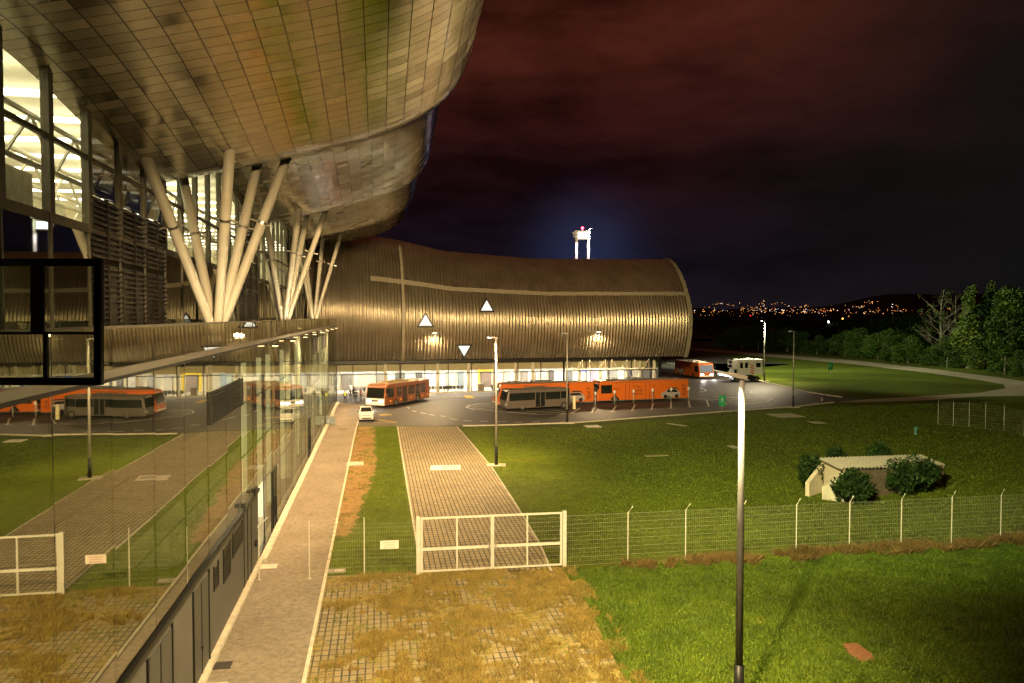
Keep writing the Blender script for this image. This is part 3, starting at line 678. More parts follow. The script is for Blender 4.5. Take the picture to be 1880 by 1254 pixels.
for x0, x1, c in ((628, 646, (.10, .09, .08)), (692, 712, (.16, .15, .13)), (726, 744, (.07, .08, .07)), (820, 834, (.30, .33, .30)), (842, 852, (.14, .18, .20)), (926, 938, (.32, .29, .25)), (985, 1002, (.36, .34, .31)), (1042, 1052, (.10, .11, .12)), (1086, 1096, (.25, .22, .3)), (1150, 1160, (.08, .08, .09)), (764, 776, (.05, .05, .05)), (884, 903, (.13, .10, .085)), (958, 970, (.16, .15, .14)), (1010, 1018, (.07, .07, .07)), (600, 625, (.22, .21, .18)), (655, 685, (.28, .26, .22)), (1118, 1135, (.20, .20, .18)), (1178, 1190, (.12, .14, .10))):
    m = MB(); hbox(m, (tpx(x0, 8, 2), 8.2, 0.03), (tpx(x1, 8, 2), 8.95, 2.7)); m.build('shop_front', mat('shop_%d' % x0, c, .5, var=.15), BH)
m = MB(); ua, ub2 = tpx(881, 7.8, 2), tpx(906, 7.8, 2)
hbox(m, (ua-.25, 7.95, .03), (ua, 8.2, 3.0)); hbox(m, (ub2, 7.95, .03), (ub2+.25, 8.2, 3.0)); hbox(m, (ua, 7.95, 2.75), (ub2, 8.2, 3.0)); m.build('yellow_portal', mat('portal_yellow', (.75, .55, .03), .5, var=.1), BH)
for x0, x1, y0, y1, c in ((567, 574, 693, 690, (.1, .25, .9)),):
    pass
m = MB(); u = tpx(570, 5, 3); hbox(m, (u-.9, 4.9, 2.7), (u+.9, 5.0, 3.2)); m.build('blue_sign', emis('blue_sign', (.10, .22, 1.), 3.), BH)
m = MB(); u = tpx(1070, 5, 3); hbox(m, (u-.8, 4.9, 2.6), (u+.8, 5.0, 3.0)); m.build('blue_sign', emis('blue_sign', (.10, .22, 1.), 3.), BH)
# counters, benches and screens inside: things of their own
def hall_thing(name, px, d, label, cat, group=None): return empty(name, H0+HS(tpx(px, d, 1), d, .03), label, cat, group, math.atan2(HA.y, HA.x))
for x, lab in ((600, 'long white check counter inside the hall left of the yellow-vested person'), (660, 'white check counter with grey front behind the group of people'), (700, 'white counter partly behind the moving bus front')):
    o = hall_thing('counter', x, 5.2, lab, 'counter', 'counters inside the hall')
    MB().box((-1.5, -.4, 0), (1.5, .4, 1.0)).build('body', M_wwall, o, bev=.02); MB().box((-1.65, -.5, 1.0), (1.65, .5, 1.06)).build('top', mat('counter_top', (.5, .48, .44), .3), o)
    MB().box((-1.0, -.43, .25), (1.0, -.402, .8)).build('front_panel', mat('counter_grey', (.22, .20, .20), .5), o)
for x, lab in ((803, 'row of dark waiting seats behind the glass just right of the moving bus'), (835, 'row of dark waiting seats left of the yellow portal'), (918, 'row of dark seats inside the hall behind the grey bus')):
    o = hall_thing('seat_row', x, 2.6, lab, 'seats', 'waiting seats inside the hall')
    md = mat('seat_dark', (.06, .055, .05), .5)
    for i in range(5):
        s = MB(); s.box((-1.5+i*.6, -.25, .40), (-1.0+i*.6, .25, .46)); s.box((-1.5+i*.6, .22, .46), (-1.0+i*.6, .28, .9)); s.build('seat', md, o, bev=.02)
    f = MB(); f.box((-1.5, -.04, .34), (1.4, .04, .40)); [f.box((x1-.03, -.2, 0), (x1+.03, .2, .34)) for x1 in (-1.2, 0, 1.1)]; f.build('frame', M_alu, o)
o = hall_thing('bin', 883, 2.5, 'square grey-brown box in front of the yellow portal inside the hall', 'box')
MB().box((-.5, -.4, 0), (.5, .4, 1.05)).build('body', mat('box_brown', (.25, .20, .15), .6), o, bev=.03); MB().box((-.53, -.43, 1.05), (.53, .43, 1.1)).build('lid', M_mul, o)
# wall lamps
for px, py in ((797, 611), (1097, 609)):
    u, z = shell_at(px, py); d = shell_front(u, z)
    m = MB(); hbox(m, (u-.3, d-.85, z-.05), (u+.3, d-.2, z+.14)); m.tube([HS(u, d-.25, z+.05), HS(u, d+.1, z+.05)], .06, 6); wl = m.build('wall_lamp', M_alu, BH, bev=.03)
    m = MB(); hbox(m, (u-.26, d-.8, z-.075), (u+.26, d-.25, z-.052)); m.build('lens', emis('wall_lens', (1, .86, .62), 22.), wl)
    p = H0+HS(u, d-.55, z-.15)
    spot('wall_lamp_light', p, p-HN*2.0+Vector((0, 0, -9)), 13000, (1, .70, .36), 168, .5, .3)
# triangular windows
for px, py, s, up, in ((781, 589, 15, 1), (892.5, 562, 14, 1), (851, 643, 14, -1)):
    u, z = shell_at(px, py); k = 118/1400; h = s*k*1.05; w_ = s*k*1.06
    def tri(sc, dz=0.):
        P = [(0, h*up), (w_, -h*.75*up), (-w_, -h*.75*up)]
        return [(u+x*sc, z+zz*sc+(.0)) for x, zz in P]
    dm = min(shell_front(u, z-h), shell_front(u, z+h), shell_front(u, z))
    m = MB(); A = [HS(x, dm-.30, zz) for x, zz in tri(1.0)]; B = [HS(x, dm-.30, zz) for x, zz in tri(.74)]; C_ = [HS(x, dm+1.6, zz) for x, zz in tri(1.0)]; D_ = [HS(x, dm-.06, zz) for x, zz in tri(.74)]
    m.add(A+B, [(0, 1, 4, 3), (1, 2, 5, 4), (2, 0, 3, 5)]); m.add(A+C_, [(0, 3, 4, 1), (1, 4, 5, 2), (2, 5, 3, 0)]); m.add(B+D_, [(0, 1, 4, 3), (1, 2, 5, 4), (2, 0, 3, 5)])
    wn = m.build('triangular_window', M_black, BH)
    m = MB(); m.add(D_, [(0, 1, 2)]); m.build('pane', emis('lit_pane', (1, .93, .80), 1.25), wn)
    m = MB()
    for q in (.2, .5):
        zz = z-h*.75*up+(q*1.3*h*up); hw = w_*.74*(1-q)*.8
        if up > 0: m.add([HS(u-hw, dm-.10, zz), HS(u+hw, dm-.10, zz), HS(u+hw, dm-.10, zz+.06), HS(u-hw, dm-.10, zz+.06)], [(0, 1, 2, 3)])
    if up > 0: m.build('blind', mat('blind_cream', (.5, .46, .36), .6), wn)
# ================================================================== street lamps
M_pole = mat('galvanised_pole', (.40, .38, .34), .45, .5, var=.15); M_lamp = mat('lamp_grey', (.16, .15, .14), .5, .3)
def lamp(base, label, lit, h=10.2, ang=0., w1=.085, w2=.055, power=0., c=WARM, foot=True, tilt=.09):
    o = empty('street_lamp', base, label, 'street lamp', 'lamp posts around the apron', ang)
    MB().tube([(0, 0, .0), (0, 0, 1.55)], [w1*1.45, w1*1.25], 14).build('base_sleeve', M_black, o, True)
    MB().tube([(0, 0, 1.55), (0, 0, h*.6), (0, 0, h)], [w1, (w1+w2)/2, w2], 14).build('pole', M_pole if w1 != .115 else mat('painted_pole', (.085, .083, .08), .5, .1, var=.25), o, True)
    if foot: MB().box((-.75, -.5, .0), (.75, .5, .09)).build('footing', M_kerb, o, bev=.02)
    Ml = Matrix.Translation((0, 0, h))@Matrix.Rotation(tilt, 4, 'Y')
    hd = MB(); P = [(.12, 0, .10), (-.20, 0, .13), (-.72, 0, .10), (-.74, 0, .05), (-.15, 0, -.02), (.12, 0, -.02)]
    hd.prism([Ml@Vector((x, -.16, z)) for x, _, z in P], (0, .32, 0)); hd = hd.build('lamp_head', M_lamp, o, bev=.02)
    le = MB(); le.box((-.68, -.13, .015), (-.14, .13, .045), 0, Ml)
    for v in le.V: v.z -= .012
    le.build('lens', emis('lamp_lens_%s' % ('on' if lit else 'dim'), (1, .95, .88), 22. if lit else .6), hd)
    if power:
        hp = Vector(base)+Matrix.Rotation(ang, 3, 'Z')@Vector((-.45, 0, h-.12))
        spot('lamp_light', hp, hp+Matrix.Rotation(ang, 3, 'Z')@Vector((-3.2, 0, -6)), power, c, 156, .55, .22)
    return o
A_CAM = -YAW
LA, LB, LC, LDp = G(911, 855), G(1041, 777), G(1456, 748), G(1403, 700)
lamp(LA, 'lit lamp post beside the paver drive with its head over the drive', True, 10.2, A_CAM, .105, .07, 14000)
lamp(LB, 'slim unlit lamp post at the grass edge in front of the grey bus', False, 10.0, A_CAM, .085, .05)
lamp(LC, 'unlit lamp post at the pointed end of the apron', False, 9.9, A_CAM, .085, .05, 0)
lamp(LDp, 'lit lamp post on the far lawn beside the white lift truck', True, 11., A_CAM, .12, .085, 15000, (1, .84, .52))
LN = G(1356, 1313); lamp(LN, 'tall near lamp post with a wide white head rising from the front lawn', True, 10.15, A_CAM, .115, .08, 14500, (1, .84, .40), True, .16)
# ================================================================== vehicles
M_org = mat('bus_orange', (.52, .115, .014), .35, var=.06); M_org2 = mat('bus_orange_shade', (.62, .12, .02), .4, var=.1)
M_tyre = mat('tyre', (.015, .015, .015), .8); M_rim = mat('rim', (.35, .34, .32), .35, .8)
M_wind = mat('dark_window', (.012, .014, .013), .08, .0, spec=.8, var=.2)
M_wbody = mat('white_paint', (.74, .72, .68), .3, var=.06); M_txt = mat('black_print', (.02, .015, .012), .6)
M_head = emis('headlight_on', (1, .96, .92), 30.); M_headoff = mat('headlight_off', (.6, .6, .6), .15); M_amb = emis('side_marker', (1, .35, .03), 2.); M_red = mat('tail_red', (.5, .02, .015), .3)
def side_M(x, z, y=0.):
    return Matrix(((1, 0, 0, x), (0, 0, -1, y), (0, 1, 0, z), (0, 0, 0, 1)))
def wheel(o, x, y, r=.48, w_=.28):
    a = MB(); a.disc((x, y, r), (0, 1, 0), r, w_, 22); t = a.build('wheel', M_tyre, o, bev=.03)
    s = 1 if y > 0 else -1
    b = MB(); b.disc((x, y+s*(w_/2+.005), r), (0, 1, 0), r*.58, .03, 18); b.disc((x, y+s*(w_/2+.03), r), (0, 1, 0), r*.2, .04, 12); b.build('rim', M_rim, t)
def bus(base, heading, label, L=13.8, W=3.0, H=3.0, body=None, wrap=None, lit=False, roofc=None, inside=False):
    """x forward. Cobus-like low-floor apron bus; near side = -y or +y alike"""
    o = empty('apron_bus', base, label, 'bus', 'apron buses', heading); body = body or M_org; y = W/2
    P = [(-L/2, .28), (L/2-.08, .28), (L/2, .6), (L/2-.02, 1.15), (L/2-.42, 2.72), (L/2-.75, H-.06), (L/2-1.0, H), (-L/2+.1, H), (-L/2, H-.12)]
    m = MB(); m.prism([(px, -y, pz) for px, pz in P], (0, W, 0)); bo = m.build('body', body, o, bev=.05)
    m = MB(); m.box((-L/2+.3, -y+.2, H-.01), (L/2-1.2, y-.2, H+.04)); m.box((-1.2, -.8, H+.04), (1.6, .8, H+.26)); m.box((L/2-3.6, -.7, H+.04), (L/2-2.0, .7, H+.22)); m.build('roof_unit', roofc or M_lamp, o, bev=.04)
    m = MB(); Wd = [(L/2-.035, 1.25), (L/2-.375, 2.55)]
    m.add([(Wd[0][0]+.03, -y+.14, Wd[0][1]), (Wd[0][0]+.03, y-.14, Wd[0][1]), (Wd[1][0]+.03, y-.2, Wd[1][1]), (Wd[1][0]+.03, -y+.2, Wd[1][1])], [(0, 1, 2, 3)]); m.build('windscreen', M_wind if not inside else glow_w, o)
    m = MB(); m.add([(L/2-.38, -y+.2, 2.60), (L/2-.38, y-.2, 2.60), (L/2-.60, y-.25, 2.88), (L/2-.60, -y+.25, 2.88)], [(0, 1, 2, 3)]); m.build('destination_board', M_black, o)
    m = MB(); m.add([(-L/2-.012, y-.3, 1.3), (-L/2-.012, -y+.3, 1.3), (-L/2-.012, -y+.3, 2.5), (-L/2-.012, y-.3, 2.5)], [(0, 1, 2, 3)]); m.build('rear_window', M_wind, o)
    m = MB(); m.box((L/2-.03, -y+.1, .42), (L/2+.02, y-.1, .62)); m.build('bumper', M_wbody, o, bev=.01)
    m = MB(); m.box((-L/2+.02, -y-.012, .28), (L/2-.3, y+.012, .36)); m.box((-L/2+.02, -y-.012, H-.22), (L/2-.85, y+.012, H-.19)); m.build('skirt', M_lamp, o)
    for s in (-1, 1):
        m = MB(); m.disc((L/2+.0, s*(y-.42), .84), (1, 0, -.1), .14, .06, 14); m.disc((L/2-.0, s*(y-.76), .80), (1, 0, -.1), .10, .06, 12); m.build('headlight', M_head if lit else M_headoff, o)
        m = MB(); m.box((-L/2-.02, s*(y-.3)-.09, .75), (-L/2+.02, s*(y-.3)+.09, 1.1)); m.build('tail_light', M_red, o)
        m = MB(); m.tube([(L/2-.45, s*y, 2.62), (L/2-.15, s*(y+.22), 2.60), (L/2-.10, s*(y+.26), 2.45)], .03, 6); m.box((L/2-.18, s*(y+.26)-.09, 2.0), (L/2-.06, s*(y+.26)+.09, 2.45)); m.build('mirror', M_black, o)
        wheel(o, L/2-2.7, s*(y-.13)); wheel(o, -L/2+3.2, s*(y-.13))
        e = .014*s
        for wx in (L/2-2.7, -L/2+3.2):
            m = MB(); m.prism([(wx+.62*math.cos(a), s*y+e*.2, .28+max(0, .64*math.sin(a))) for a in [math.pi*i/10 for i in range(11)]], (0, e*.6, 0)); m.build('wheel_arch', M_black, o)
    return o, L, W, H, y
def band(o, s, y, x0, x1, z0, z1, m, name, th=.012, off=.0):
    b = MB(); b.box((x0, min(s*(y+off), s*(y+off+th)), z0), (x1, max(s*(y+off), s*(y+off+th)), z1)); return b.build(name, m, o)
CAR1 = [(-1.95, .30), (-1.98, .75), (-1.85, 1.12), (-1.3, 1.20), (-.85, 1.66), (.2, 1.70), (1.0, 1.66), (1.7, 1.1), (1.85, .55), (1.7, .30)]
def wrap_orange(o, L, y, front=True):
    """orange advertising wrap on both sides: doors, slogan, car picture, name at the rear"""
    for s in (-1, 1):
        fl = 1 if s < 0 else -1
        band(o, s, y, L/2-2.25, L/2-.62, 1.32, 2.48, M_wind, 'driver_window')
        ds = []
        for xd in (L/2-4.9, L/2-8.0):
            d = band(o, s, y, xd-.62, xd+.62, .36, 2.55, M_org, 'door')
            for e in (-.64, 0, .62): band(d, s, y, xd+e-.02, xd+e+.03, .36, 2.55, M_txt, 'door_seal', .016)
            band(d, s, y, xd+.10, xd+.50, 1.72, 2.0, M_org2, 'sticker', .016)
        M_ = lambda xx, z: side_M(xx*1., z, -y-.016) if s < 0 else Matrix(((-1, 0, 0, xx), (0, 0, 1, y+.016), (0, 1, 0, z), (0, 0, 0, 1)))
        def X(v): return v                   # v measured forward
        def start(xa, xb): return min(xa, xb) if s < 0 else max(xa, xb)
        text('lettering', 'Find your premium rental Mercedes from your SIXT car rent d.o.o.', .20, M_(start(L/2-2.6, -L/2+3.0), 2.70), M_txt, o, sx=1.0)
        text('lettering', 'Think\noutside\nthe bus.', .50, M_(start(L/2-5.7, L/2-7.25), 1.98), M_txt, o, sx=.80)
        text('lettering', 'SIXT', .42, M_(start(L/2-2.5, L/2-4.15), 1.75), M_txt, o, sx=1.15)
        # name written upwards at the rear
        xr = -L/2+.45; R_ = Matrix.Rotation(math.pi/2, 4, 'Z')
        text('lettering', 'SIXT', .78, M_(xr+.30*(1 if s < 0 else -1)+(0 if s < 0 else .3), .72)@R_, M_txt, o, sx=1.05)
        # printed picture of a silver car
        cx = -L/2+2.75; k = .80
        pic = MB(); pic.prism([(cx-px*k, s*(y+.004), .30+pz*k) for px, pz in CAR1], (0, s*.012, 0)); pic = pic.build('car_picture', mat('print_silver', (.34, .30, .31), .5, var=.2), o)
        w_ = MB(); w_.prism([(cx-px*k, s*(y+.017), .30+pz*k) for px, pz in ((-.95, 1.2), (-.7, 1.58), (.2, 1.62), (.9, 1.58), (1.35, 1.15))], (0, s*.004, 0)); w_.build('printed_window', M_wind, pic)
        for wx in (-1.15, 1.05):
            w_ = MB(); w_.disc((cx-wx*k, s*(y+.02), .30+.42*k), (0, 1, 0), .36*k, .006, 18); w_.build('printed_wheel', M_txt, pic)
        roofp = MB(); roofp.prism([(cx-px*k, s*(y+.004), .30+pz*k) for px, pz in ((-.7, 1.72), (-.3, 1.98), (1.0, 1.95), (1.5, 1.5), (1.02, 1.68), (.2, 1.74))], (0, s*.010, 0)); roofp.build('printed_roof', M_txt, pic)
def heading_from(a, b):
    v = Vector(b)-Vector(a); return math.atan2(v.y, v.x)
# orange bus parked in front, nose to the left
f, r = G(1096, 740.5), G(1264, 734.5); hd = heading_from(r, f); dirv = Vector((math.cos(hd), math.sin(hd), 0)); nb = Vector((-dirv.y, dirv.x, 0)); nb = nb if nb.dot(CAM-f) < 0 else -nb
L1 = (f-r).length
o, L, W, H, y = bus((f+r)/2+nb*1.5, hd, 'orange advertising bus parked nose-left behind the row of marker posts', L=L1); wrap_orange(o, L, y)
f2, r2 = f+dirv*(L1+2.1)+nb*1.1, None
r2 = G(1090, 741.5); f2 = r2+dirv*13.6
o, L, W, H, y = bus((f2+r2)/2+nb*1.5, hd, 'orange advertising bus parked mostly hidden behind the grey bus', L=13.6); wrap_orange(o, L, y)
# far orange bus driving towards us
f, r = G(1284, 696), G(1239, 687.5); hd = heading_from(r, f); dirv = (f-r).normalized(); nb = Vector((-dirv.y, dirv.x, 0)); nb = nb if nb.dot(RGT) > 0 else -nb
L3 = min(13.8, max(11., (f-r).length))
glow_w = mat('lit_windscreen', (.05, .06, .06), .1, emit=(.9, .9, .95), es=.18)
o, L, W, H, y = bus(f-dirv*L3/2+nb*1.5, hd, 'orange bus with headlights on driving in from the far end of the apron', L=L3, lit=True, roofc=M_wbody, inside=True); wrap_orange(o, L, y)
HB = [(o, L, y)]
# moving bus with white face and reddish sides
f, r = G(706, 749.5), G(788.5, 733.5); dirv = (f-r).normalized(); hd = heading_from(r, f); nb = Vector((-dirv.y, dirv.x, 0)); nb = nb if nb.dot(FWD) > 0 else -nb
L4 = (f-r).length
M_brd = mat('bus_copper', (.34, .115, .045), .35, var=.15); M_brw = mat('bus_side_glass', (.10, .055, .035), .12, spec=.7, var=.5, scale=2.)
o, L, W, H, y = bus(f-dirv*L4/2+nb*1.5, hd, 'copper red passenger bus with white face and headlights on pulling up at the walkway', L=L4, body=M_brd, lit=True, roofc=mat('roof_tan', (.45, .33, .20), .5)); HB.append((o, L, y))
m = MB(); m.box((L/2-.04, -y+.02, .32), (L/2+.012, y-.02, 1.22)); m.build('front_panel', M_wbody, o, bev=.02)
m = MB(); m.prism([(L/2+.02, -.55, .98), (L/2+.02, .55, .98), (L/2+.02, .4, .82), (L/2+.02, -.4, .82)], (.02, 0, 0)); m.build('grille', M_black, o)
for s in (-1, 1):
    band(o, s, y, L/2-2.2, L/2-.6, 1.3, 2.5, M_wind, 'driver_window')
    for x0, x1 in ((L/2-4.1, L/2-2.9), (L/2-7.4, L/2-5.7), (L/2-10.2, L/2-9.0)): band(o, s, y, x0, x1, 1.25, 2.5, M_brw, 'window')
    for xd in (L/2-4.9, L/2-8.2):
        d = band(o, s, y, xd-.6, xd+.6, .4, 2.55, M_brw, 'door'); band(d, s, y, xd-.03, xd+.03, .4, 2.55, M_black, 'door_seal', .018)
    for xm in (L/2-1.4, L/2-3.9, L/2-6.5, L/2-9.5, -L/2+.5): band(o, s, y, xm-.09, xm+.09, .72, .86, M_amb, 'side_marker', .03)
M_gry = mat('bus_grey', (.125, .105, .092), .38, .2, var=.1)
# grey bus, right side to us, nose to the left
f, r = G(931, 755.5), G(1046, 749.5); hd = heading_from(r, f); dirv = (f-r).normalized(); nb = Vector((-dirv.y, dirv.x, 0)); nb = nb if nb.dot(FWD) > 0 else -nb
L5 = (f-r).length+.2
o = empty('grey_bus', (f+r)/2+nb*1.25, 'dark grey bus with black windows parked by the slim lamp post', 'bus', 'apron buses', hd); y = 1.25
P = [(-L5/2, .30), (L5/2-.05, .30), (L5/2, .7), (L5/2-.05, 1.3), (L5/2-.35, 2.45), (L5/2-.6, 2.66), (-L5/2+.3, 2.66), (-L5/2+.05, 2.5)]
m = MB(); m.prism([(a, -y, b) for a, b in P], (0, 2*y, 0)); m.build('body', M_gry, o, bev=.07)
m = MB(); m.add([(L5/2+.0, -y+.12, 1.32), (L5/2+.0, y-.12, 1.32), (L5/2-.30, y-.2, 2.42), (L5/2-.30, -y+.2, 2.42)], [(0, 1, 2, 3)]); m.build('windscreen', M_wind, o)
m = MB(); m.box((-1.5, -.8, 2.66), (1.2, .8, 2.84)); m.build('roof_unit', M_gry, o, bev=.05)
for s in (-1, 1):
    band(o, s, y, .55, L5/2-.45, 1.30, 2.25, M_wind, 'window'); band(o, s, y, -L5/2+1.5, -.95, 1.30, 2.25, M_wind, 'window'); band(o, s, y, -L5/2+.25, -L5/2+1.4, 1.35, 2.25, M_wind, 'window')
    d = band(o, s, y, -.9, .5, .42, 2.28, M_wind, 'door')
    for e in (-.9, -.2, .5): band(d, s, y, e-.05, e+.05, .42, 2.28, M_gry, 'door_post', .02)
    wheel(o, -L5/2+.95, s*(y-.1), .44); wheel(o, L5/2-2.2, s*(y-.16), .40)
    m = MB(); m.box((L5/2-.02, s*(y-.3)-.18, .72), (L5/2+.03, s*(y-.3)+.18, .92)); m.build('headlight', M_headoff, o)
    m = MB(); m.box((-L5/2-.02, s*(y-.25)-.1, .8), (-L5/2+.03, s*(y-.25)+.1, 1.2)); m.build('tail_light', M_red, o)
    m = MB(); m.tube([(L5/2-.4, s*y, 2.5), (L5/2+.1, s*(y+.2), 2.55)], .03, 6); m.box((L5/2+.03, s*(y+.2)-.1, 2.0), (L5/2+.15, s*(y+.2)+.1, 2.5)); m.build('mirror', M_black, o)
# white lift truck
b0 = G(1372, 700.5); o = empty('lift_truck', b0, 'boxy white lift truck with red stripes standing at the apron edge', 'truck', None, A_CAM+.10)
m = MB(); m.box((-2.3, -1.2, 1.35), (2.35, 1.2, 4.1)); m.box((-.3, -1.0, 4.1), (.9, 1.0, 4.25)); m.build('box_body', M_wbody, o, bev=.05)
m = MB(); m.box((-3.1, -1.1, .45), (2.0, 1.1, .75)); m.box((-2.0, -.9, .75), (1.8, .9, 1.0)); m.box((-.9, -1.0, 1.0), (.6, 1.0, 1.35)); m.build('chassis', M_black, o)
m = MB(); m.prism([(-3.1, -1.1, .75), (-2.45, -1.1, .75), (-2.45, -1.1, 2.5), (-2.9, -1.1, 2.4), (-3.15, -1.1, 1.5)], (0, 2.2, 0)); c_ = m.build('cab', M_wbody, o, bev=.05)
m = MB(); m.box((-2.98, -1.115, 1.55), (-2.5, -1.10, 2.3)); m.build('window', M_wind, c_)
for x0, x1, z0, z1 in ((-1.9, -1.35, 2.55, 3.55), (-.95, -.4, 2.55, 3.55), (1.1, 2.0, 2.7, 3.5)):
    m = MB(); m.box((x0, -1.215, z0), (x1, -1.20, z1)); m.build('window', M_wind, o, bev=.003)
m = MB()
for i in range(4): m.prism([(.05, -1.212, 1.7+i*.45), (.75, -1.212, 1.45+i*.45), (.75, -1.212, 1.65+i*.45), (.05, -1.212, 1.9+i*.45)], (0, .01, 0))
m.build('stripe', mat('stripe_red', (.55, .03, .02), .5), o)
m = MB()
for x in (-3.25, -2.45):
    for yy in (-1.1, 1.1): m.tube([(x, yy, 2.5), (x, yy, 3.9)], .05, 6)
for z in (3.9, 3.2): m.tube([(-3.25, -1.1, z), (-2.4, -1.1, z)], .05, 6); m.tube([(-3.25, 1.1, z), (-3.25, -1.1, z)], .05, 6)
m.box((-3.3, -1.1, 2.5), (-2.3, 1.1, 2.58)); m.build('platform', M_wbody, o)
for wx in (-2.5, 1.2):
    for s in (-1, 1): wheel(o, wx, s*.98, .44)
# small white hatchback, front to us
b0 = G(671.5, 774.5); o = empty('hatchback', b0+Vector((0, 1.8, 0)), 'small white hatchback parked facing us beside the walkway', 'car', None, -math.pi/2+.05)
def loft(S, n):                              # sections of (x, [(y,z)...])
    m = MB(); V = []; F = []
    for x, pts in S: V += [(x+dx, y_, z_) for (y_, z_, dx) in pts]
    for i in range(len(S)-1):
        for k in range(n): F.append((i*n+k, i*n+(k+1) % n, (i+1)*n+(k+1) % n, (i+1)*n+k))
    F.append(tuple(range(n))); F.append(tuple((len(S)-1)*n+k for k in range(n))[::-1]); return m.add(V, F)
def sec(x, wb, wt, z0, z1): return (x, [(-wb, z0, 0), (wb, z0, 0), (wb*1.02, (z0+z1)/2, 0), (wt, z1, 0), (-wt, z1, 0), (-wb*1.02, (z0+z1)/2, 0)])
body = loft([sec(1.80, .62, .55, .30, .62), sec(1.72, .78, .72, .22, .80), sec(1.2, .84, .76, .2, .95), (0.85, [(-.84, .2, 0), (.84, .2, 0), (.86, .62, 0), (.76, 1.02, 0), (-.76, 1.02, 0), (-.86, .62, 0)]),
             sec(-1.4, .84, .76, .2, 1.05), sec(-1.72, .8, .7, .28, 1.02), sec(-1.80, .72, .6, .36, .9)], 6).build('body', M_wbody, o, bev=.05)
cab = loft([(0.95, [(-.72, .98, 0), (.72, .98, 0), (.72, 1.0, 0), (-.72, 1.0, 0)]), (.25, [(-.74, .98, 0), (.74, .98, 0), (.60, 1.47, 0), (-.60, 1.47, 0)]), (-.9, [(-.74, .98, 0), (.74, .98, 0), (.60, 1.50, 0), (-.60, 1.50, 0)]), (-1.7, [(-.70, .95, 0), (.70, .95, 0), (.62, 1.05, 0), (-.62, 1.05, 0)])], 4).build('cabin', M_wbody, o, bev=.04)
m = MB(); m.add([(.93, -.64, 1.04), (.93, .64, 1.04), (.30, .54, 1.44), (.30, -.54, 1.44)], [(0, 1, 2, 3)]); [v.__iadd__(Vector((.03, 0, .03))) for v in m.V]; m.build('windscreen', M_wind, o)
for s in (-1, 1):
    m = MB(); m.add([(.55, s*.735, 1.06), (-1.2, s*.735, 1.06), (-.95, s*.640, 1.40), (.22, s*.640, 1.40)], [(0, 1, 2, 3)]); [v.__iadd__(Vector((0, s*.02, 0))) for v in m.V]; m.build('side_window', M_wind, o)
    m = MB(); m.prism([(1.70, s*.50, .70), (1.68, s*.74, .74), (1.62, s*.76, .86), (1.66, s*.52, .80)], (.09, 0, 0)); m.build('headlight', mat('car_lens', (.55, .58, .62), .1), o)
    m = MB(); m.box((.52, s*.84-.0, .98), (.66, s*1.0, 1.12)); m.build('mirror', M_black, o, bev=.03)
    wheel(o, 1.15, s*.74, .30, .2); wheel(o, -1.2, s*.74, .30, .2)
m = MB(); m.box((1.74, -.55, .33), (1.825, .55, .46)); m.build('air_intake', M_black, o, bev=.02)
m = MB(); m.box((1.75, -.46, .70), (1.80, .46, .745)); m.build('grille', M_black, o)
m = MB(); m.prism([(1.80, 0, .80), (1.80, .09, .715), (1.80, 0, .63), (1.80, -.09, .715)], (.03, 0, 0)); m.build('badge', M_alu, o)
m = MB(); m.box((1.80, -.26, .50), (1.835, .26, .60)); m.build('number_plate', M_wbody, o)
# headlight beams of the two moving buses
for (bo, L, y) in HB:
    Mx = Matrix.Translation(bo.location)@Matrix.Rotation(bo.rotation_euler.z, 4, 'Z')
    for s in (-1, 1): spot('headlight_beam', Mx@Vector((L/2+.1, s*(y-.5), .85)), Mx@Vector((L/2+12, s*(y-.3), -.3)), 900, (1, .95, .9), 55, .5, .1)
# ================================================================== people
M_skin = mat('skin', (.48, .28, .19), .6, var=.1); M_hair = mat('hair_dark', (.02, .014, .010), .7)
def evalmesh(o):
    dg = bpy.context.evaluated_depsgraph_get(); me = bpy.data.meshes.new_from_object(o.evaluated_get(dg))
    old = o.data; o.modifiers.clear(); o.data = me; bpy.data.meshes.remove(old)
def skin(name, V, E, Rr, mats, parent, sub=1):
    me = bpy.data.meshes.new(name); me.from_pydata([tuple(v) for v in V], E, []); o = bpy.data.objects.new(name, me); col.objects.link(o)
    o.modifiers.new('skin', 'SKIN'); 
    sv = me.skin_vertices[0].data
    for i, r in enumerate(Rr): sv[i].radius = (r, r) if not isinstance(r, tuple) else r
    sv[0].use_root = True
    s = o.modifiers.new('sub', 'SUBSURF'); s.levels = sub; s.render_levels = sub
    bpy.context.view_layer.update(); evalmesh(o)
    for m in mats: o.data.materials.append(m)
    o.data.polygons.foreach_set('use_smooth', [True]*len(o.data.polygons)); o.parent = parent; return o
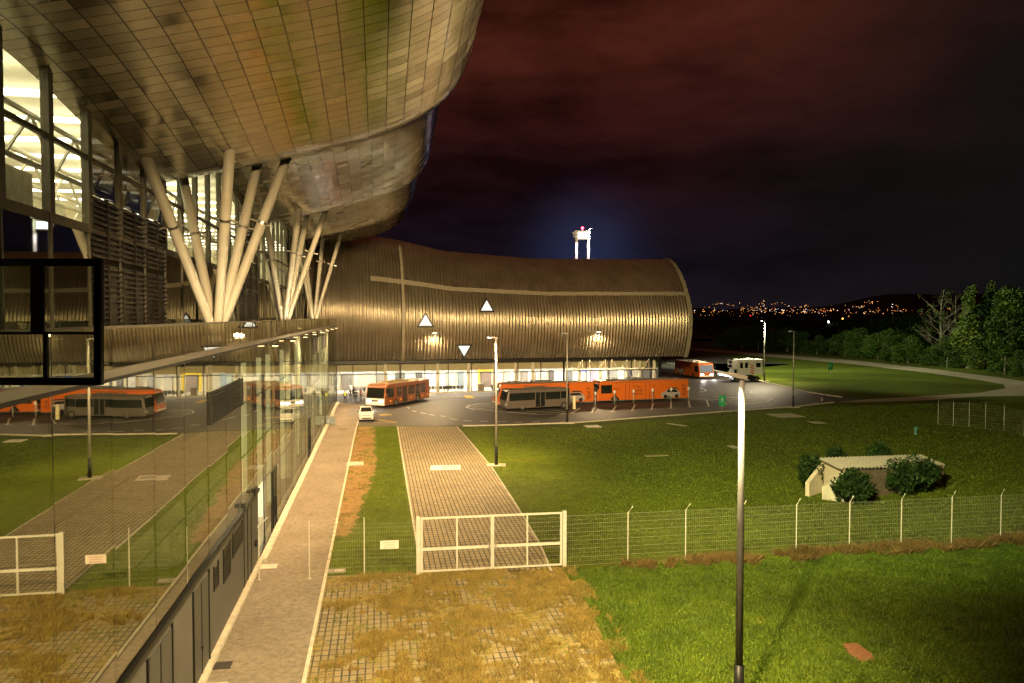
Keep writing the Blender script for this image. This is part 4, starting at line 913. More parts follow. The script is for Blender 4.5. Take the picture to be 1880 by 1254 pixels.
def person(base, face, label, top, trouser, step=.18, arm=.1, H=1.76, vest=None, bag=False, longhair=False):
    o = empty('person', base, label, 'person', 'people on the walkway', face); k = H/1.76
    V = []; E = []; Rr = []
    def v(p, r, par=None):
        V.append(Vector(p)*k); Rr.append((r[0]*k, r[1]*k) if isinstance(r, tuple) else r*k)
        if par is not None: E.append((par, len(V)-1))
        return len(V)-1
    # x forward, y left
    pe = v((0, 0, .95), (.13, .10)); ws = v((0, 0, 1.12), (.135, .10), pe); ch = v((.01, 0, 1.32), (.165, .11), ws); sh = v((0, 0, 1.45), (.10, .075), ch)
    nk = v((.01, 0, 1.52), .052, sh); hd = v((.03, 0, 1.60), (.075, .085), nk); h2 = v((.03, 0, 1.69), (.078, .09), hd); v((.02, 0, 1.76), .04, h2); v((.125, 0, 1.615), .012, hd)
    for s in (-1, 1):
        hp = v((0, s*.10, .88), .085, pe); kn = v((s*step*.5+.03, s*.11, .48), .058, hp); an = v((s*step-.02, s*.115, .09), .040, kn); v((s*step+.14, s*.125, .04), .036, an)
        so = v((0, s*.185, 1.43), .062, sh); el = v((-s*arm*.5-.02, s*.25, 1.14), .045, so); wr = v((-s*arm+.06, s*.25, .90), .030, el); pa = v((-s*arm+.075, s*.25, .83), (.034, .018), wr)
        for q, ln in ((-.028, .062), (-.010, .075), (.010, .07), (.026, .055)):
            f1 = v((-s*arm+.08+q, s*.252, .785), .0095, pa); v((-s*arm+.09+q, s*.246, .785-ln*.6), .008, f1)
        t1 = v((-s*arm+.115, s*.24, .84), .010, pa); v((-s*arm+.128, s*.235, .805), .009, t1)
    b = skin('body', V, E, Rr, [mat('cloth_'+top[0], top[1], .85, var=.2), mat('cloth_'+trouser[0], trouser[1], .85, var=.2), M_skin, M_black], o)
    mi = []
    for p in b.data.polygons:
        c = p.center/k
        mi.append(3 if c.z < .10 else 1 if c.z < .93 and abs(c.y) < .20 else 2 if (c.z > 1.50 or (c.z < .885 and abs(c.y) > .2)) else 0)
    b.data.polygons.foreach_set('material_index', mi)
    hr = skin('hair', [Vector((-.005, 0, 1.66))*k, Vector((0, 0, 1.745))*k, Vector((-.03, 0, 1.56 if longhair else 1.60))*k], [(0, 1), (0, 2)], [(.084*k, .092*k), .066*k, .055*k], [M_hair], o)
    for s in (-1, 1):
        m = MB(); m.disc((.108*k, s*.032*k, 1.635*k), (1, 0, 0), .011*k, .012, 8); m.build('eye', M_black, o)
    if vest:
        vm = skin('vest', [Vector((0, 0, .96))*k, Vector((0, 0, 1.14))*k, Vector((.01, 0, 1.33))*k, Vector((0, 0, 1.46))*k, Vector((0, .19, 1.42))*k, Vector((0, -.19, 1.42))*k], [(0, 1), (1, 2), (2, 3), (3, 4), (3, 5)],
                  [(.150*k, .118*k), (.152*k, .118*k), (.185*k, .13*k), (.118*k, .09*k), .078*k, .078*k], [vest, mat('reflective', (.6, .6, .55), .3)], o)
        vm.data.polygons.foreach_set('material_index', [1 if 1.06 < p.center.z/k < 1.11 else 0 for p in vm.data.polygons])
    if bag:
        m = MB(); m.box((-.30, -.15, 1.0), (-.13, .15, 1.42)); m.build('backpack', mat('bag_dark', (.03, .025, .03), .8), o, bev=.04)
    return o
M_vest = mat('hi_vis_yellow', (.72, .80, .02), .6, var=.06, emit=None)
away = math.pi/2
person(G(633.5, 742), away+.2, 'person in a bright yellow high-visibility vest walking on the walkway', ('navy', (.02, .02, .03)), ('charcoal', (.03, .03, .035)), .12, .05, 1.85, M_vest)
person(G(643.5, 736.5), away, 'person in a dark jacket and grey trousers just right of the yellow vest', ('black', (.012, .012, .014)), ('grey', (.10, .09, .085)), .14, .1, 1.8)
person(G(650, 732.5), away-.2, 'person in black walking farthest ahead toward the hall doors', ('ink', (.015, .014, .016)), ('black2', (.014, .013, .013)), .1, .08, 1.78, None, True)
person(G(654, 740.5), away+.1, 'person in black mid-stride nearest to the moving bus', ('black3', (.014, .012, .012)), ('black4', (.012, .012, .014)), .22, .18, 1.86)
person(G(662.5, 736), away-.5, 'person in a reddish brown coat standing at the bus door', ('rust', (.20, .07, .04)), ('brown', (.06, .04, .03)), .06, .06, 1.75, None, False, True)
# ================================================================== fence, gate, signs
M_zn = mat('white_galvanised', (.50, .47, .40), .5, .1, var=.15); M_wire = mat('wire_grey', (.26, .25, .20), .5, .3)
GA, GB = G(768, 1055), G(1036, 1041); FE = G(1817, 994.5); fd = (FE-GB); fd.z = 0; fd.normalize()
gd = (GB-GA); GL = gd.length; gd.normalize(); FH = 2.45
fo = empty('fence', GB, 'welded wire mesh security fence with angled post tops running right from the gate', 'fence')
def mesh_panel(mb, p, q, h=FH, sv=.10, shh=.20, z0=.05):
    L = (q-p).length; d = (q-p).normalized(); n = int(L/sv)
    for i in range(n+1):
        c = p+d*(L*i/n); mb.tube([c+Vector((0, 0, z0)), c+Vector((0, 0, h))], .0035, 3, cap=False)
    k = int((h-z0)/shh)
    for i in range(k+1):
        z = z0+(h-z0)*i/k
        for e in ((-.004, .004) if i % 2 == 0 else (0,)): mb.tube([p+Vector((0, 0, z+e)), q+Vector((0, 0, z+e))], .0045, 3, cap=False)
def fpost(p, par, h=FH+.02, arm=True, off=Vector((0, 0, 0)), bend=None):
    p = p-off; m = MB(); bend = bend if bend is not None else fd*.22+Vector((.05, .1, 0))
    pts = [p, p+Vector((0, 0, h))]+([p+Vector((0, 0, h+.28))+bend] if arm else []); m.tube(pts, .03, 8); return m.build('post', M_zn, par)
npost = 12; step_ = (FE-GB).length/7.85
m = MB(); pp = Vector((0, 0, 0))
for i in range(npost):
    q = fd*(step_*(1.07+i)); mesh_panel(m, pp, q); pp = q; fpost(q, fo)
m.build('wire_mesh', M_wire, fo)
fo2 = empty('fence', G(669, 1058), 'short wire mesh fence with small sign between the walkway and the gate', 'fence'); o2 = fo2.location
pa, pb, pc = G(600, 1061), G(669, 1058), GA-gd*.1
m = MB(); mesh_panel(m, pa-o2, pb-o2); mesh_panel(m, pb-o2, pc-o2); m.build('wire_mesh', M_wire, fo2); fpost(pb, fo2, 2.45, True, o2, Vector((0, .05, 0)))
sg = AT(715, 1000, (G(715, 1057)-CAM).dot(FWD)-.04)
m = MB(); m.box((-.42, -.012, -.19), (.42, .012, .19), 0, Matrix.Translation(sg-o2)@Matrix.Rotation(math.atan2(gd.y, gd.x), 4, 'Z')); sgn = m.build('sign_plate', mat('sign_pink', (.66, .56, .50), .5, var=.05), fo2)
Ms = Matrix.Translation(sg-o2)@Matrix.Rotation(math.atan2(gd.y, gd.x), 4, 'Z')
for i, s in enumerate(('ZABRANJEN PRISTUP', 'NO TRESPASSING', 'RESTRICTED AREA')):
    text('lettering', s, .085, Ms@Matrix(((1, 0, 0, 0), (0, 0, -1, -.016), (0, 1, 0, .07-.11*i), (0, 0, 0, 1))), mat('sign_red', (.45, .08, .06), .6), sgn, .002, 'CENTER', .78)
o = empty('fence_post', G(568, 1063), 'single thin fence post standing on the walkway', 'post'); MB().tube([(0, 0, 0), (0, 0, 2.4), (0, .03, 2.66)], .028, 8).build('pole', M_zn, o); MB().disc((0, 0, .02), (0, 0, 1), .09, .04, 12).build('base_plate', M_alu, o)
o = empty('fence_post', Vector((FX+.42, G(568, 1063).y+.2, 0)), 'fence post with bent arm at the end of the grey base wall', 'post'); MB().tube([(0, 0, 0), (0, 0, 2.4), (-.05, .12, 2.45), (.35, .5, 2.75)], .028, 8).build('pole', M_zn, o); MB().disc((0, 0, .02), (0, 0, 1), .09, .04, 12).build('base_plate', M_alu, o)
gt = empty('gate', GA, 'white double-leaf mesh gate closed across the paved drive', 'gate')
for p, nm in ((Vector((0, 0, 0)), 0), (gd*GL, 1)):
    m = MB(); Mx = Matrix.Translation(p)@Matrix.Rotation(math.atan2(gd.y, gd.x), 4, 'Z'); m.box((-.09, -.09, 0), (.09, .09, 2.72), 0, Mx); m.build('gate_post', M_zn, gt, bev=.01)
for a, b, tag_ in ((.16, GL/2-.03, 0), (GL/2+.03, GL-.16, 1)):
    m = MB(); Mx = Matrix.Rotation(math.atan2(gd.y, gd.x), 4, 'Z')
    for x in (a, (a+b)/2, b): w_ = .05 if x != (a+b)/2 else .035; m.box((x-w_, -.035, .18), (x+w_, .035, 2.62), 0, Mx)
    for z, hh in ((.14, .04), (1.17, .065), (2.62, .045)): m.box((a-.05, -.036, z-hh), (b+.05, .036, z+hh), 0, Mx)
    lf = m.build('gate_leaf', M_zn, gt); m = MB(); mesh_panel(m, gd*a, gd*b, 2.6, .10, .20, .18); m.build('wire_mesh', M_wire, lf)
    m = MB(); x = b-.12 if tag_ == 0 else a+.12; m.box((x-.04, -.07, 1.05), (x+.04, -.036, 1.35), 0, Mx); m.build('latch', M_alu, lf)
# distant fence on the right
fs = [G(1722, 779), G(1750, 781.5), G(1779, 784), G(1809, 787.5), G(1843, 791), G(1880, 800), G(1925, 812)]
fo3 = empty('fence', fs[0], 'thin wire fence with pale posts at the far right edge of the lawn', 'fence'); m = MB()
for i, p in enumerate(fs):
    fpost(p, fo3, 2.5, True, fs[0], Vector((.1, .1, 0)))
    if i: mesh_panel(m, fs[i-1]-fs[0], p-fs[0], 2.5, .16, .3)
m.build('wire_mesh', M_wire, fo3)
# marker posts behind the parking bays
posn = ['farthest left', 'second from left', 'third from left', 'fourth from left', 'fifth from left', 'farthest right']
for i, (px, py) in enumerate(((1093, 746), (1128, 743), (1163, 741), (1198, 739), (1232, 737), (1264, 735.5))):
    o = empty('marker_post', G(px, py), 'grey parking marker post with a white ball top, %s of the row' % posn[i], 'marker post', 'marker posts along the parking bays')
    MB().tube([(0, 0, 0), (0, 0, 1.5)], .075, 10).build('pole', M_pole, o, True); MB().tube([(0, 0, 1.5), (0, 0, 1.56), (0, 0, 1.75), (0, 0, 1.9), (0, 0, 1.95)], [.09, .14, .16, .12, .03], 12).build('cap', mat('cap_white', (.75, .74, .72), .4), o, True)
o = empty('marker_post', G(1054, 751), 'cream square marker pillar between the grey bus and the orange bus', 'marker post', 'marker posts along the parking bays')
MB().box((-.18, -.12, 0), (.18, .12, 1.65)).build('pillar', mat('pillar_cream', (.66, .58, .36), .6), o, bev=.02); MB().box((-.20, -.14, 1.65), (.20, .14, 1.70)).build('cap', M_kerb, o)
# cabinet on the walkway
o = empty('cabinet', G(607, 780), 'low grey metal cabinet on the walkway beside the glass front', 'cabinet', None, .1)
MB().box((-.5, -.35, .06), (.5, .35, .92)).build('body', mat('cab_blue', (.28, .33, .36), .4, .3), o, bev=.03); MB().box((-.52, -.37, .92), (.52, .37, .97)).build('lid', M_alu, o); MB().box((-.35, -.36, .4), (-.2, -.351, .52)).build('latch', M_wbody, o)
[MB().box((x, -.3, 0), (x+.06, .3, .06)).build('foot', M_black, o) for x in (-.45, .39)]
# green signs, hydrants
M_grn = mat('sign_green', (.02, .30, .13), .5, var=.08); M_wpr = mat('white_print', (.75, .78, .74), .6)
def green_sign(base, h, w_, hh, label, glyph=True):
    o = empty('green_sign', base, label, 'sign', None, A_CAM)
    MB().tube([(0, 0, 0), (0, 0, h)], .03, 8).build('pole', M_pole, o); m = MB(); m.box((-w_/2, -.05, h-hh), (w_/2, -.03, h)); p = m.build('panel', M_grn, o)
    if glyph:
        g = MB(); c = h-hh*.45; s = w_*.30                   # running figure and assembly arrows
        g.disc((.02*s, -.058, c+s*1.0), (0, 1, 0), s*.22, .01, 12)
        for a, b in (((0, .75), (-.1, .1)), ((-.1, .1), (.4, -.5)), ((-.1, .1), (-.5, -.45)), ((0, .65), (.5, .35)), ((0, .65), (-.5, .5))):
            g.tube([(a[0]*s, -.058, c+a[1]*s), (b[0]*s, -.058, c+b[1]*s)], s*.11, 6)
        for x in (-.7, .7): g.prism([(x*s-s*.2, -.06, c-s*1.0), (x*s+s*.2, -.06, c-s*1.0), (x*s, -.06, c-s*.65)], (0, .01, 0))
        g.build('pictogram', M_wpr, p)
green_sign(G(1325.5, 756.5), 2.1, .82, 1.35, 'green assembly point sign at the kerb left of the near lamp post')
green_sign(G(1524.5, 689), 2.6, .9, 1.5, 'small green sign on the far lawn below the gravel path')
def hydrant(base, label):
    o = empty('hydrant', base, label, 'hydrant'); mg = mat('hydrant_teal', (.10, .30, .26), .5, var=.1)
    MB().tube([(0, 0, 0), (0, 0, .1), (0, 0, .12), (0, 0, .6)], [.16, .16, .1, .1], 12).build('body', mg, o, True)
    MB().tube([(0, 0, .6), (0, 0, .68), (0, 0, .78)], [.16, .15, .04], 12).build('cap', mg, o, True)
    for s in (-1, 1): MB().tube([(0, 0, .5), (s*.2, 0, .5)], .06, 8).build('outlet', mg, o)
hydrant(G(1681, 797.5), 'teal hydrant standing in the dark lawn before the far fence')
# manholes, covers
def cover(px, py, w_, d, label, m, rim=True, name='manhole_cover', rz=0.):
    o = empty(name, G(px, py), label, 'cover', None, rz); MB().box((-w_/2, -d/2, 0), (w_/2, d/2, .045)).build('slab', m, o, bev=.01)
    if rim: MB().box((-w_*.12, -d*.28, .045), (w_*.40, d*.28, .055)).build('lid', mat('lid_grey', (.42, .36, .33), .6, var=.15), o)
M_slab = mat('slab_white', (.72, .64, .55), .7, var=.12)
cover(818, 859, 2.35, 1.75, 'large white manhole slab in the middle of the paver drive', M_slab, rz=A_CAM*.5)
cover(652, 852, 1.35, 1.6, 'pale concrete cover in the dry soil beside the walkway', M_kerb)
cover(1088, 783, 1.6, 1.5, 'square pale slab in the grass right of the slim lamp post', M_slab, False)
cover(1442, 763, 3.4, 3.2, 'broad pale slab in the lawn below the unlit lamp post at the apron tip', M_kerb)
cover(1500, 776, 1.4, 1.6, 'small pale slab in the dark lawn right of the broad slab', M_kerb, False)
cover(1205, 837, 2.0, .5, 'thin weathered slab lying in the middle of the dark lawn', mat('slab_old', (.30, .25, .16), .8), False)
cover(1347, 821, .7, 1.4, 'pale narrow slab in the lawn just left of the near lamp post', M_kerb, False)
cover(1242, 780, .5, 2.6, 'narrow white slab lying slanted in the lawn below the parked orange bus', M_kerb, False, 'manhole_cover', .5)
cover(492, 1041, .85, .62, 'light metal cover on the walkway beside the end of the base wall', M_kerb)
cover(408, 1223, .62, .55, 'dark square drain grate on the near walkway', mat('grate_dark', (.06, .055, .05), .5, .4), False, 'drain_grate')
cover(390, 1262, .9, .5, 'pale cover at the bottom edge of the walkway', M_kerb)
cover(618, 1049, .8, .55, 'dark oval drain in pale concrete by the short fence', mat('drain_conc', (.28, .25, .2), .8), True, 'drain_grate')
cover(629, 788, .9, .25, 'narrow dark slot drain on the walkway near the grey cabinet', mat('slot_dark', (.08, .07, .06), .6), False, 'drain_grate')
# cameras on the ledge of the base wall
for yy, lab in ((33.8, 'black security camera on the base wall ledge nearest the middle'), (36.6, 'black security camera on a stalk at the end of the base wall ledge')):
    o = empty('security_camera', (FX+.12, yy, 3.66), lab, 'camera'); MB().tube([(0, 0, 0), (0, 0, .22)], .03, 8).build('stalk', M_black, o); MB().box((-.10, -.28, .2), (.10, .24, .40)).build('housing', M_black, o, bev=.03)
# ================================================================== shelter with bushes
SL, SR_ = G(1508, 911), G(1735, 893)
so = empty('shelter', SL, 'small low shelter with corrugated sheet roof half hidden by round bushes', 'shelter')
def S3(px, py, dep): return AT(px, py, dep)-SL
dS = (SL-CAM).dot(FWD); A_, B_, C_, D_ = S3(1504, 842, dS+1.2), S3(1692, 836, dS+6.8), S3(1738, 855, dS+3.4), S3(1545, 861, dS-1.8)
m = MB(); NR = 30; V = []
for i in range(NR*2+1):
    t = i/(NR*2); off = Vector((0, 0, .11 if i % 2 else 0.)); V += [A_.lerp(B_, t)+off, D_.lerp(C_, t)+off]
m.add(V, [(2*i, 2*i+1, 2*i+3, 2*i+2) for i in range(NR*2)]); m.add([v-Vector((0, 0, .06)) for v in V], [(2*i, 2*i+2, 2*i+3, 2*i+1) for i in range(NR*2)])
m.build('corrugated_roof', mat('sheet_metal', (.50, .45, .38), .55, .2, var=.2), so)
M_shw = mat('shelter_wall', (.52, .44, .34), .8, var=.15)
def drop(p): return Vector((p.x, p.y, 0))
m = MB(); ins = lambda p, q, t: p.lerp(q, t)
a1, d1 = ins(A_, B_, .03), ins(D_, C_, .03); m.add([a1, d1, drop(d1), drop(a1)], [(0, 1, 2, 3)])
b1, c1 = ins(A_, B_, .97), ins(D_, C_, .97); m.add([d1-Vector((0, 0, .1)), c1-Vector((0, 0, .1)), drop(c1), drop(d1)], [(0, 1, 2, 3)], 1); m.add([b1, c1, drop(c1), drop(b1)], [(0, 1, 2, 3)]); m.add([a1, b1, drop(b1), drop(a1)], [(0, 1, 2, 3)])
m.build('wall', [M_shw, mat('shaded_front', (.16, .12, .085), .85, var=.4)], so)  # front wall darker than the rest, its shadow put into the colour
for (px, py), topz, nm in (((1482, 911), .9, 0), ((1510, 916), .8, 1)):
    p = G(px, py)-SL; q = drop(a1 if nm == 0 else d1); n = Vector((0, 0, 0)); dd = (q-p).normalized(); sd = Vector((-dd.y, dd.x, 0))*.14
    m = MB(); m.prism([p-sd, q-sd, q-sd+Vector((0, 0, 2.0)), p-sd+Vector((0, 0, topz))], sd*2); m.build('wing_wall', M_kerb if nm else M_shw, so)
# leaf clouds -------------------------------------------------------
def leafmat(name, c, c2):
    m, t, b = nt(name); N = t.nodes; L = t.links
    tc = N.new('ShaderNodeTexCoord'); nz = N.new('ShaderNodeTexNoise'); nz.inputs['Scale'].default_value = .8; nz.inputs['Detail'].default_value = 5; L.new(tc.outputs['Object'], nz.inputs['Vector'])
    ge = N.new('ShaderNodeObjectInfo'); rp = N.new('ShaderNodeValToRGB'); rp.color_ramp.elements[0].position = .38; rp.color_ramp.elements[1].position = .64
    rp.color_ramp.elements[0].color = (*c2, 1); rp.color_ramp.elements[1].color = (*c, 1); L.new(nz.outputs['Fac'], rp.inputs['Fac'])
    hs = N.new('ShaderNodeHueSaturation'); mr = N.new('ShaderNodeMapRange'); mr.inputs['To Min'].default_value = .7; mr.inputs['To Max'].default_value = 1.25; L.new(ge.outputs['Random'], mr.inputs['Value'])
    L.new(mr.outputs['Result'], hs.inputs['Value']); L.new(rp.outputs['Color'], hs.inputs['Color']); L.new(hs.outputs['Color'], b.inputs['Base Color'])
    b.inputs['Roughness'].default_value = .6; b.inputs['Specular IOR Level'].default_value = .2; MATS[name] = m; return m
M_leafB = leafmat('leaf_bush', (.026, .060, .009), (.012, .030, .005)); M_leafT = leafmat('leaf_tree', (.062, .110, .012), (.022, .046, .007)); M_leafY = leafmat('leaf_yellow', (.12, .15, .018), (.05, .09, .014)); M_bark = mat('bark', (.24, .20, .14), .9, var=.4, scale=4)
def leaves(blobs, n, size, seed, flat=.0):
    rd = random.Random(seed); V = []; F = []
    tot = sum(b[3]**2 for b in blobs)
    for (bx, by, bz, br, sz) in blobs:
        for _ in range(int(n*br*br/tot)):
            while True:
                p = Vector((rd.uniform(-1, 1), rd.uniform(-1, 1), rd.uniform(-1, 1)))
                if .05 < p.length < 1: break
            rr = rd.random()**.28; d = p.normalized(); lump = 1+.22*math.sin(d.x*5+seed)*math.cos(d.y*4+d.z*6)
            c = Vector((bx, by, bz))+Vector((d.x*br, d.y*br, d.z*br*sz))*rr*lump
            s = size*rd.uniform(.5, 1.3); a = Vector((rd.gauss(0, 1), rd.gauss(0, 1), rd.gauss(0, 1))).normalized(); b = a.cross(Vector((rd.gauss(0, 1), rd.gauss(0, 1), rd.gauss(0, 1)))).normalized()
            k = len(V); V += [c-a*s, c+b*s*.55, c+a*s, c-b*s*.55]; F.append((k, k+1, k+2, k+3))
    return V, F
def bush(px, py, dep_off, r, h, label, seed):
    g = G(px, py) if dep_off is None else dep_off
    o = empty('round_bush', g, label, 'bush', 'round bushes around the shelter')
    V, F = leaves([(0, 0, h*.52, r, h*.5/r), (r*.3, -.1, h*.6, r*.6, .8), (-r*.35, .1, h*.45, r*.6, .8)], 4200, .10, seed); mesh('foliage', V, F, M_leafB, o)
    m = MB(); m.tube([(0, 0, 0), (0, 0, h*.6)], [.09, .04], 7)
    for a in range(5): m.tube([(0, 0, .2), (math.cos(a*1.3)*r*.6, math.sin(a*1.3)*r*.6, h*.6)], [.04, .015], 5)
    m.build('stem', M_bark, o)
def below(px, dep): p = AT(px, 900, dep); return Vector((p.x, p.y, 0))
bush(0, 0, below(1565, dS-2.0), 1.25, 2.15, 'round dark bush in front of the shelter near its left wing wall', 1)
bush(0, 0, below(1652, dS+.6), 1.25, 2.25, 'round dark bush in front of the middle of the shelter', 2)
bush(0, 0, below(1690, dS+1.6), 1.2, 2.35, 'round dark bush in front of the right part of the shelter', 3)
bush(0, 0, below(1489, dS+1.6), .85, 2.5, 'upright bush beside the left end of the shelter', 4)
bush(0, 0, below(1534, dS+6.5), .8, 2.2, 'bush peeking over the left part of the shelter roof', 5)
bush(0, 0, below(1612, dS+9.0), 1.0, 2.1, 'bush peeking over the middle of the shelter roof', 6)
# ================================================================== trees
def trunk_mesh(h, r, seed, n=9, spread=.45, up=.75, start=.25):
    rd = random.Random(seed); m = MB(); pts = [Vector((rd.uniform(-.02, .02)*h*i/4, rd.uniform(-.02, .02)*h*i/4, h*i/5)) for i in range(6)]
    m.tube(pts, [r*(1-.17*i) for i in range(6)], 8); ends = []
    for k in range(n):
        t = start+(1-start)*k/n*.95; i = min(4, int(t*5)); b = pts[i].lerp(pts[i+1], t*5-i); a = rd.uniform(0, 6.28); l = h*spread*(1.05-t)*rd.uniform(.7, 1.2)+.3
        e = b+Vector((math.cos(a)*l, math.sin(a)*l, l*up)); mid = b.lerp(e, .5)+Vector((0, 0, -l*.06)); m.tube([b, mid, e], [r*.42*(1.1-t), r*.28*(1.1-t), r*.08], 5); ends.append(e)
        for _ in range(4):
            e2 = b.lerp(e, rd.uniform(.4, .95))+Vector((rd.uniform(-1, 1), rd.uniform(-1, 1), rd.uniform(.1, 1)))*l*.42; m.tube([b.lerp(e, .45), e2], [r*.16*(1.1-t), r*.05], 4); ends.append(e2)
    return m, ends
def proto(kind, seed, h):
    m, ends = trunk_mesh(h*.92, h*.018+.05, seed, 11 if kind != 'bare' else 16, .42 if kind != 'poplar' else .16, .8 if kind != 'poplar' else 1.6, .2)
    rd = random.Random(seed+50); bl = []
    if kind == 'bushy':
        for i in range(15): a = rd.uniform(0, 6.28); z = rd.uniform(.12, .86); q = h*.34*math.sin(math.pi*min(1, z+.15))**.6*rd.uniform(.4, 1); bl.append((math.cos(a)*q, math.sin(a)*q, h*z, h*rd.uniform(.12, .22), .8))
        V, F = leaves(bl, 11000, .17, seed)
    elif kind == 'poplar':
        for i in range(16): z = .12+.85*i/16; q = h*.09*(1.15-z); a = rd.uniform(0, 6.28); bl.append((math.cos(a)*q, math.sin(a)*q, h*z, h*(.11*(1.2-z)+.02)*rd.uniform(.8, 1.2), 1.3))
        V, F = leaves(bl, 7000, .16, seed)
    elif kind == 'tall':
        for i in range(22): a = rd.uniform(0, 6.28); z = rd.uniform(.10, .93); q = h*.25*math.sin(math.pi*min(1, z*.85+.15))**.7*rd.uniform(.3, 1); bl.append((math.cos(a)*q, math.sin(a)*q, h*z, h*rd.uniform(.08, .15), .85))
        V, F = leaves(bl, 15000, .19, seed)
    else:
        bl = [(e.x, e.y, e.z, h*.035, 1) for e in ends[::3]]; V, F = leaves(bl, 260, .16, seed)
    return m, V, F
PROTO = {}
def tree(kind, base, h, label, group, ml, seed=None, sc=(1, 1, 1)):
    key = (kind, seed if seed is not None else random.randint(0, 2)); o = empty('tree' if kind != 'bushy' else 'shrub_tree', base, label, 'tree', group, random.uniform(0, 6.28))
    k = h/10.; o.scale = (k*sc[0], k*sc[1], k*sc[2])
    if (key, ml.name) not in PROTO:
        m, V, F = proto(kind, key[1]*7+3, 10.); t = m.build('trunk', M_bark, o); c = mesh('crown', V, F, ml, o); PROTO[(key, ml.name)] = (t, c)
    else:
        for src in PROTO[(key, ml.name)]:
            d = src.copy(); col.objects.link(d); d.parent = o
    return o
def GD(px, depth): p = AT(px, 627, depth); return Vector((p.x, p.y, 0))
def topz(py, depth): return HC-(py-580)*depth/FOC
random.seed(21)
GRP = 'trees and bushes beyond the gravel path'
ROW1 = [(1322, 250, 612), (1350, 300, 600), (1376, 290, 600), (1338, 226, 601), (1362, 222, 594), (1392, 216, 590), (1418, 214, 602), (1446, 210, 596), (1472, 206, 606), (1500, 202, 612), (1524, 198, 618), (1552, 196, 604), (1580, 190, 598), (1612, 186, 606), (1640, 182, 600), (1668, 178, 612), (1690, 172, 626), (1712, 168, 634), (1740, 164, 612), (1846, 142, 622), (1880, 138, 640)]
PATHY = [(1265, 638.5), (1400, 649), (1560, 661), (1700, 676), (1800, 688.5), (1900, 701)]
def beyond(px, dep): return max(dep, 16800/(interp(PATHY, px)-6-580))   # trees stand on the far side of the gravel path
for i, (px, dep, ty) in enumerate(ROW1):
    dep = beyond(px, dep)
    tree('bushy', GD(px, dep), max(3., topz(ty, dep)), 'mid green bushy tree in the row along the far side of the gravel path', GRP, M_leafT, i % 3, (1.25, 1.25, 1))
ROW2 = [(1360, 268, 588), (1400, 262, 578), (1440, 262, 586), (1480, 258, 592), (1520, 250, 598), (1560, 246, 588), (1600, 236, 580), (1640, 230, 576), (1680, 222, 572), (1725, 214, 566), (1640, 250, 566), (1540, 280, 584)]
for i, (px, dep, ty) in enumerate(ROW2):
    dep = beyond(px, dep)*1.18
    tree('bushy', GD(px, dep), max(3., topz(ty, dep)), 'dark bushy tree standing in the second row behind the bushes', 'dark trees behind the first row', M_leafB, i % 3, (1.35, 1.35, 1))
tree('poplar', GD(1778, 174), topz(520, 174), 'tall slender yellow-green tree with pale trunk left of the big dark trees', None, M_leafY, 1, (1.0, 1.0, 1))
tree('poplar', GD(1815, 176), topz(512, 176), 'tall feathery pale-topped tree right behind the slender yellow-green one', None, M_leafY, 0, (1., 1., 1))
tree('bare', GD(1728, 190), topz(520, 190), 'sparse nearly bare tree with thin spreading branches', None, M_leafT, 1, (1.1, 1.1, 1))
tree('bare', GD(1752, 194), topz(532, 194), 'thin leafless tree beside the sparse one, leaning over the bushes', None, M_leafT, 2, (1., 1., 1))
tree('tall', GD(1858, 157), topz(524, 157), 'big dense green tree at the right edge of the photo', None, M_leafT, 0, (1.1, 1.1, 1))
tree('tall', GD(1905, 151), topz(530, 151), 'big dense green tree cut by the right edge', None, M_leafT, 1, (1.1, 1.1, 1))
tree('tall', GD(1835, 172), topz(530, 172), 'tall dark tree rising behind the feathery one', None, M_leafB, 1, (1., 1., 1))
tree('bushy', GD(1790, 172), topz(628, 172), 'yellow-green leafy bush at the foot of the slender tree', None, M_leafY, 0, (1.2, 1.2, 1))
tree('bushy', GD(1868, 152), topz(648, 152), 'bright green rounded bush near the right edge by the path', None, M_leafY, 2, (1.1, 1.1, 1))
# far woods and hills -------------------------------------------------
rd = random.Random(3); bl = []
for i in range(150):
    px = rd.uniform(1230, 1960); dep = rd.uniform(420, 900); p = GD(px, dep); r = rd.uniform(6, 12)
    bl.append((p.x, p.y, r*.5, r, .75))
V, F = leaves(bl, 9000, 1.6, 9); tag(mesh('woods', V, F, leafmat('leaf_far', (.02, .035, .01), (.01, .018, .006))), 'dark distant woods on the plain before the city lights', 'woods', None, 'stuff')
M_hill = mat('hill_dark', (.012, .014, .010), .95, var=.4, scale=.002)
def hill(dep, h0, px0, px1, seed, name):
    V = []; F = []; n = 60; rd = random.Random(seed); ph = [rd.uniform(0, 6) for _ in range(4)]
    def hgt(t): return h0*(.6+.25*math.sin(3*t*3+ph[0])+.15*math.sin(7*t*3+ph[1])+.07*math.sin(17*t*3+ph[2]))
    for i in range(n+1):
        t = i/n; px = px0+(px1-px0)*t
        for j in range(7): q = j/6; p = GD(px, dep+2600*q); V.append((p.x, p.y, hgt(t)*(math.sin(q*math.pi/2)**1.3)-1))
    for i in range(n):
        for j in range(6): F.append((i*7+j, (i+1)*7+j, (i+1)*7+j+1, i*7+j+1))
    return tag(mesh(name, V, F, M_hill, None, True), kind='structure'), hgt
hl, hgt = hill(5000, 250, 600, 2300, 4, 'hills')
